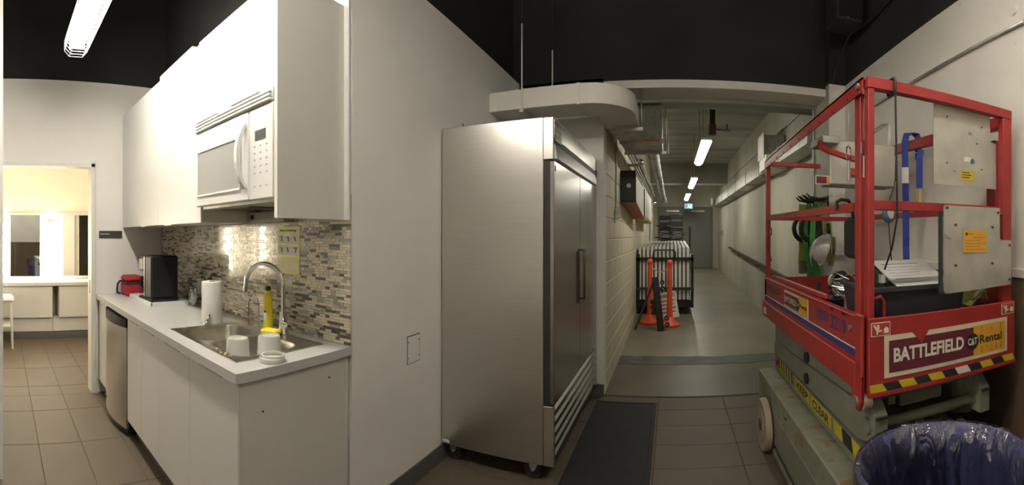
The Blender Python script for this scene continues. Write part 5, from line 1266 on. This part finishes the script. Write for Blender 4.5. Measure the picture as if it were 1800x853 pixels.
# ================================================================== HOOK RACK AND HARNESSES ON THE PILASTER
HXp = 1.42
hk = thing('hook_rack', 'row of black coat hooks fixed to the concrete pilaster', 'hook rack', (HXp, 3.85, 1.7))
part(MB().box(HXp - .015, HXp, 3.67, 4.06, 1.70, 1.80, .003), 'board', M_DKGREY, hk)
hooks = []
for k in range(6):
    y = 3.70 + k * .065; z = 1.775 - .01 * (k % 2)
    part(MB().tube([(HXp - .01, y, z), (HXp - .08, y, z - .005), (HXp - .17, y, z + .01), (HXp - .205, y, z + .04)], [.011, .010, .009, .007], 8), 'hook', M_INK, hk)
    hooks.append((HXp - .09, y, z))
def harness(y, m_, lab, s_=0.0):
    t = thing('safety_harness', lab, 'harness', (HXp - .1, y, .8), 'harnesses on the hook rack')
    x = HXp - .10
    part(MB().ribbon([(x, y - .01, 1.742), (x - .05, y - .05, 1.60), (x - .07, y - .08, 1.40), (x - .04, y - .06, 1.22), (x + .0, y - .03, 1.10)], (1, -.35, 0), .05, .004), 'shoulder_strap', m_, t)
    part(MB().ribbon([(x, y + .01, 1.742), (x + .03, y + .06, 1.58), (x + .02, y + .09, 1.38), (x - .01, y + .05, 1.20), (x, y + .0, 1.08)], (1, -.35, 0), .05, .004), 'shoulder_strap', M_DKGREY, t)
    part(MB().ribbon([(x, y - .03, 1.12), (x - .01, y - .06, .98), (x + .0, y - .02, .82 + s_)], (1, -.35, 0), .055, .004), 'leg_strap', m_, t)
    part(MB().ribbon([(x + .02, y + .03, 1.12), (x + .02, y + .06, .95), (x + .02, y + .03, .84 + s_)], (1, -.35, 0), .055, .004), 'leg_strap', M_STRAP, t)
    part(MB().tube([(x - .06 + .10 * math.cos(a), y - .02, 1.50 + .12 * math.sin(a)) for a in [2 * math.pi * k / 18 for k in range(18)]], .022, 8, closed=True), 'padding', M_BLACK, t)
    part(MB().tube([(x + .02 + .04 * math.cos(a), y, 1.18 + .05 * math.sin(a)) for a in [2 * math.pi * k / 12 for k in range(12)]], .006, 6, closed=True), 'ring', M_CHROME, t)
harness(3.72, M_GREEN, 'green safety harness with black padding nearest on the hook rack')
harness(3.94, M_GREEN, 'green and blue safety harness in the middle of the hook rack', .05)
rpl = thing('rope_lanyard', 'looped yellow green rope lanyard hanging beside the harnesses', 'rope', (HXp - .1, 3.68, 1.0))
rm = MB()
for k in range(4):
    dy = -.012 * k; rm.tube([(HXp - .115 + .02 * k, 3.655 + dy, 1.738), (HXp - .08 + .02 * k, 3.61 + dy, 1.55), (HXp - .06 + .02 * k, 3.60 + dy, 1.30), (HXp - .03 + .008 * k, 3.59 + dy, 1.16), (HXp + .03 - .005 * k, 3.59 + dy, 1.30), (HXp + .02, 3.60 + dy, 1.42)], .008, 6)
part(rm, 'rope_loops', M_ROPE, rpl)
part(MB().tube([(HXp - .045, 3.575, 1.54), (HXp - .035, 3.572, 1.44)], .018, 8), 'sleeve', M_BLACK, rpl)
yv = thing('yellow_lanyard', 'yellow webbing lanyard hanging at the far end of the hook rack', 'strap', (HXp - .1, 4.02, 1.2))
part(MB().ribbon([(HXp - .11, 4.075, 1.742), (HXp - .115, 4.075, 1.60), (HXp - .11, 4.07, 1.30), (HXp - .12, 4.075, 1.15)], (1, -.35, 0), .10, .004), 'webbing', mat('yellow_web', (.34, .32, .04), .8), yv)
part(MB().box(HXp - .16, HXp - .08, 4.04, 4.11, 1.05, 1.18, .01), 'pouch', mat('olive_pouch', (.13, .12, .06), .8), yv)
hh = thing('hard_hat', 'white hard hat hanging among the harnesses', 'helmet', (1.30, 3.48, 1.2))
part(MB().tube([(1.31, 3.52, 1.40), (1.27, 3.60, 1.58), (1.224, 3.684, 1.79)], .003, 6), 'chin_strap', M_INK, hh)
MH = Matrix.Translation((1.30, 3.48, 1.31)) @ Matrix.Rotation(math.radians(-75), 4, 'Y')
part(MB().sphere((0, 0, 0), .115, 20, 8, (1.1, .9, .95), 0, .5).xf(MH), 'shell', M_WHITEP, hh)
part(MB().lathe([(.10, -.004), (.132, -.006), (.132, 0), (.10, .002)], (0, 0, 0), 24, ring=True).xf(MH @ Matrix.Diagonal((1.1, .9, 1, 1))), 'brim', M_WHITEP, hh)
# black bag and chrome clamp lamp on the lift
bk = thing('black_bag', 'black tool bag hanging on the lift mid rail beside the corner post', 'bag', (.80, 1.72, 1.35))
part(MB().box(.755, .80, 1.62, 1.78, 1.33, 1.51, .02), 'body', M_BLACK, bk)
part(MB().tube([(.775, 1.70, 1.50), (.766, 1.70, 1.56), (.748, 1.70, 1.584), (.715, 1.70, 1.586), (.695, 1.70, 1.576), (.690, 1.70, 1.54)], .008, 8), 'hanging_strap', M_BLACK, bk)
cl_ = thing('clamp_lamp', 'chrome clamp lamp lying behind the side toe board', 'lamp', (.82, 1.9, 1.1))
MCl = Matrix.Translation((.845, 2.06, 1.185)) @ Matrix.Rotation(math.radians(100), 4, 'X') @ Matrix.Rotation(.5, 4, 'Y')
part(MB().lathe([(.02, -.05), (.03, -.045), (.06, -.01), (.068, .02), (.066, .02), (.055, -.005), (.02, -.04)], (0, 0, 0), 24, ring=True).xf(MCl), 'reflector', M_CHROME, cl_)
cg = MB()
for k in range(6):
    a = 2 * math.pi * k / 6; cg.tube([(.068 * math.cos(a), .068 * math.sin(a), .02), (.05 * math.cos(a), .05 * math.sin(a), .09), (0, 0, .11)], .003, 5)
part(cg.xf(MCl), 'wire_cage', M_CHROME, cl_)
part(MB().tube([(.84, 2.09, 1.13), (.80, 2.15, 1.10), (.79, 2.21, 1.13), (.80, 2.23, 1.17)], .012, 8), 'cable', M_BLACK, cl_)
part(MB().box(.80, .88, 2.03, 2.17, .956, 1.12, .02), 'clamp_body', M_BLACK, cl_)

# ================================================================== RIGHT WALL DETAILS
solo(MB().tube([pix(1530, 190, X=RX - .012), pix(1800, 38, X=RX - .012)], .009, 8), 'wall_conduit', M_GALV, 'thin metal conduit running along the upper right wall', 'conduit')
tm2 = thing('round_cover_plate', 'small round painted cap high on the right wall', 'wall cap', (RX, 1.5, 2.5))
cpt = pix(1783, 18, X=RX)
part(MB().cyl((RX - .006, cpt.y, cpt.z), (RX, cpt.y, cpt.z), .024, n=20), 'disc', M_WALLR, tm2)
part(MB().cyl((RX - .009, cpt.y, cpt.z), (RX - .006, cpt.y, cpt.z), .019, n=20), 'centre', M_WALLR, tm2)
sc_ = thing('loudspeaker', 'black loudspeaker hanging high in the dark corner above the lift', 'loudspeaker', (1.39, 3.2, 3.14))
part(MB().box(1.27, 1.50, 3.10, 3.36, 3.15, 3.75, .01), 'cabinet', M_INK, sc_)
part(MB().box(1.285, 1.485, 3.092, 3.10, 3.17, 3.73), 'grille', mat('speaker_cloth', (.004, .004, .004), .9), sc_)
part(MB().cyl((1.36, 3.09, 3.165), (1.36, 3.093, 3.165), .005, n=8), 'logo_dot', M_GALV, sc_)
part(MB().tube([(1.48, 3.3, 3.16), (1.47, 3.42, 3.08), (1.46, 3.6, 2.95), (1.45, 3.64, 2.83)], .008, 6), 'cable', M_INK, sc_)
part(MB().tube([(1.48, 3.3, 3.14), (1.56, 3.0, 3.18), (1.575, 1.5, 3.25)], .008, 6), 'long_cable', M_INK, sc_)

# ================================================================== TRASH CAN
TCX, TCY, TR, TH = .835, 1.105, .292, .70
tcn = thing('trash_can', 'blue round trash can with a clear plastic liner in the foreground', 'trash can', (TCX, TCY, 0))
part(MB().lathe([(.22, 0), (.225, .01), (TR - .02, TH - .04), (TR - .015, TH - .03), (TR, TH - .02), (TR + .004, TH - .005), (TR, TH), (TR - .012, TH), (TR - .02, TH - .012), (TR - .03, TH - .06), (.215, .02), (.001, .02)], (TCX, TCY, 0), 48), 'barrel', M_BLUE, tcn)
lm = MB(); n = 72; rings = []
def wob(a, k): return math.sin(a * 5 + k * 1.3) * .4 + math.sin(a * 11 + k * 2.1) * .35 + math.sin(a * 23 + k) * .25
prof = [(TR + .022, TH - .20), (TR + .016, TH - .12), (TR + .012, TH - .05), (TR + .009, TH - .01), (TR + .004, TH + .006), (TR - .012, TH + .005), (TR - .034, TH - .03), (TR - .05, TH - .10), (TR - .06, TH - .20), (TR - .08, TH - .36), (.15, .10), (.03, .06)]
vs = []
for k, (r_, z) in enumerate(prof):
    amp = .003 if 2 <= k <= 5 else (.014 if k < 2 else .016)
    for j in range(n):
        a = 2 * math.pi * j / n; w_ = wob(a, k * .5)
        rr2 = r_ + amp * w_ if k > 5 else r_ + abs(amp * w_) 
        if k > 5: rr2 = min(rr2, r_ + .012)
        vs.append((TCX + rr2 * math.cos(a), TCY + rr2 * math.sin(a), z + (.02 * w_ if k == 0 else 0)))
lm._add(vs, [(i * n + j, i * n + (j + 1) % n, (i + 1) * n + (j + 1) % n, (i + 1) * n + j) for i in range(len(prof) - 1) for j in range(n)], True)
part(lm, 'liner', clear('liner_film', (.97, .97, .98), .09, .13, 1.0), tcn, 'clear crinkled plastic liner')
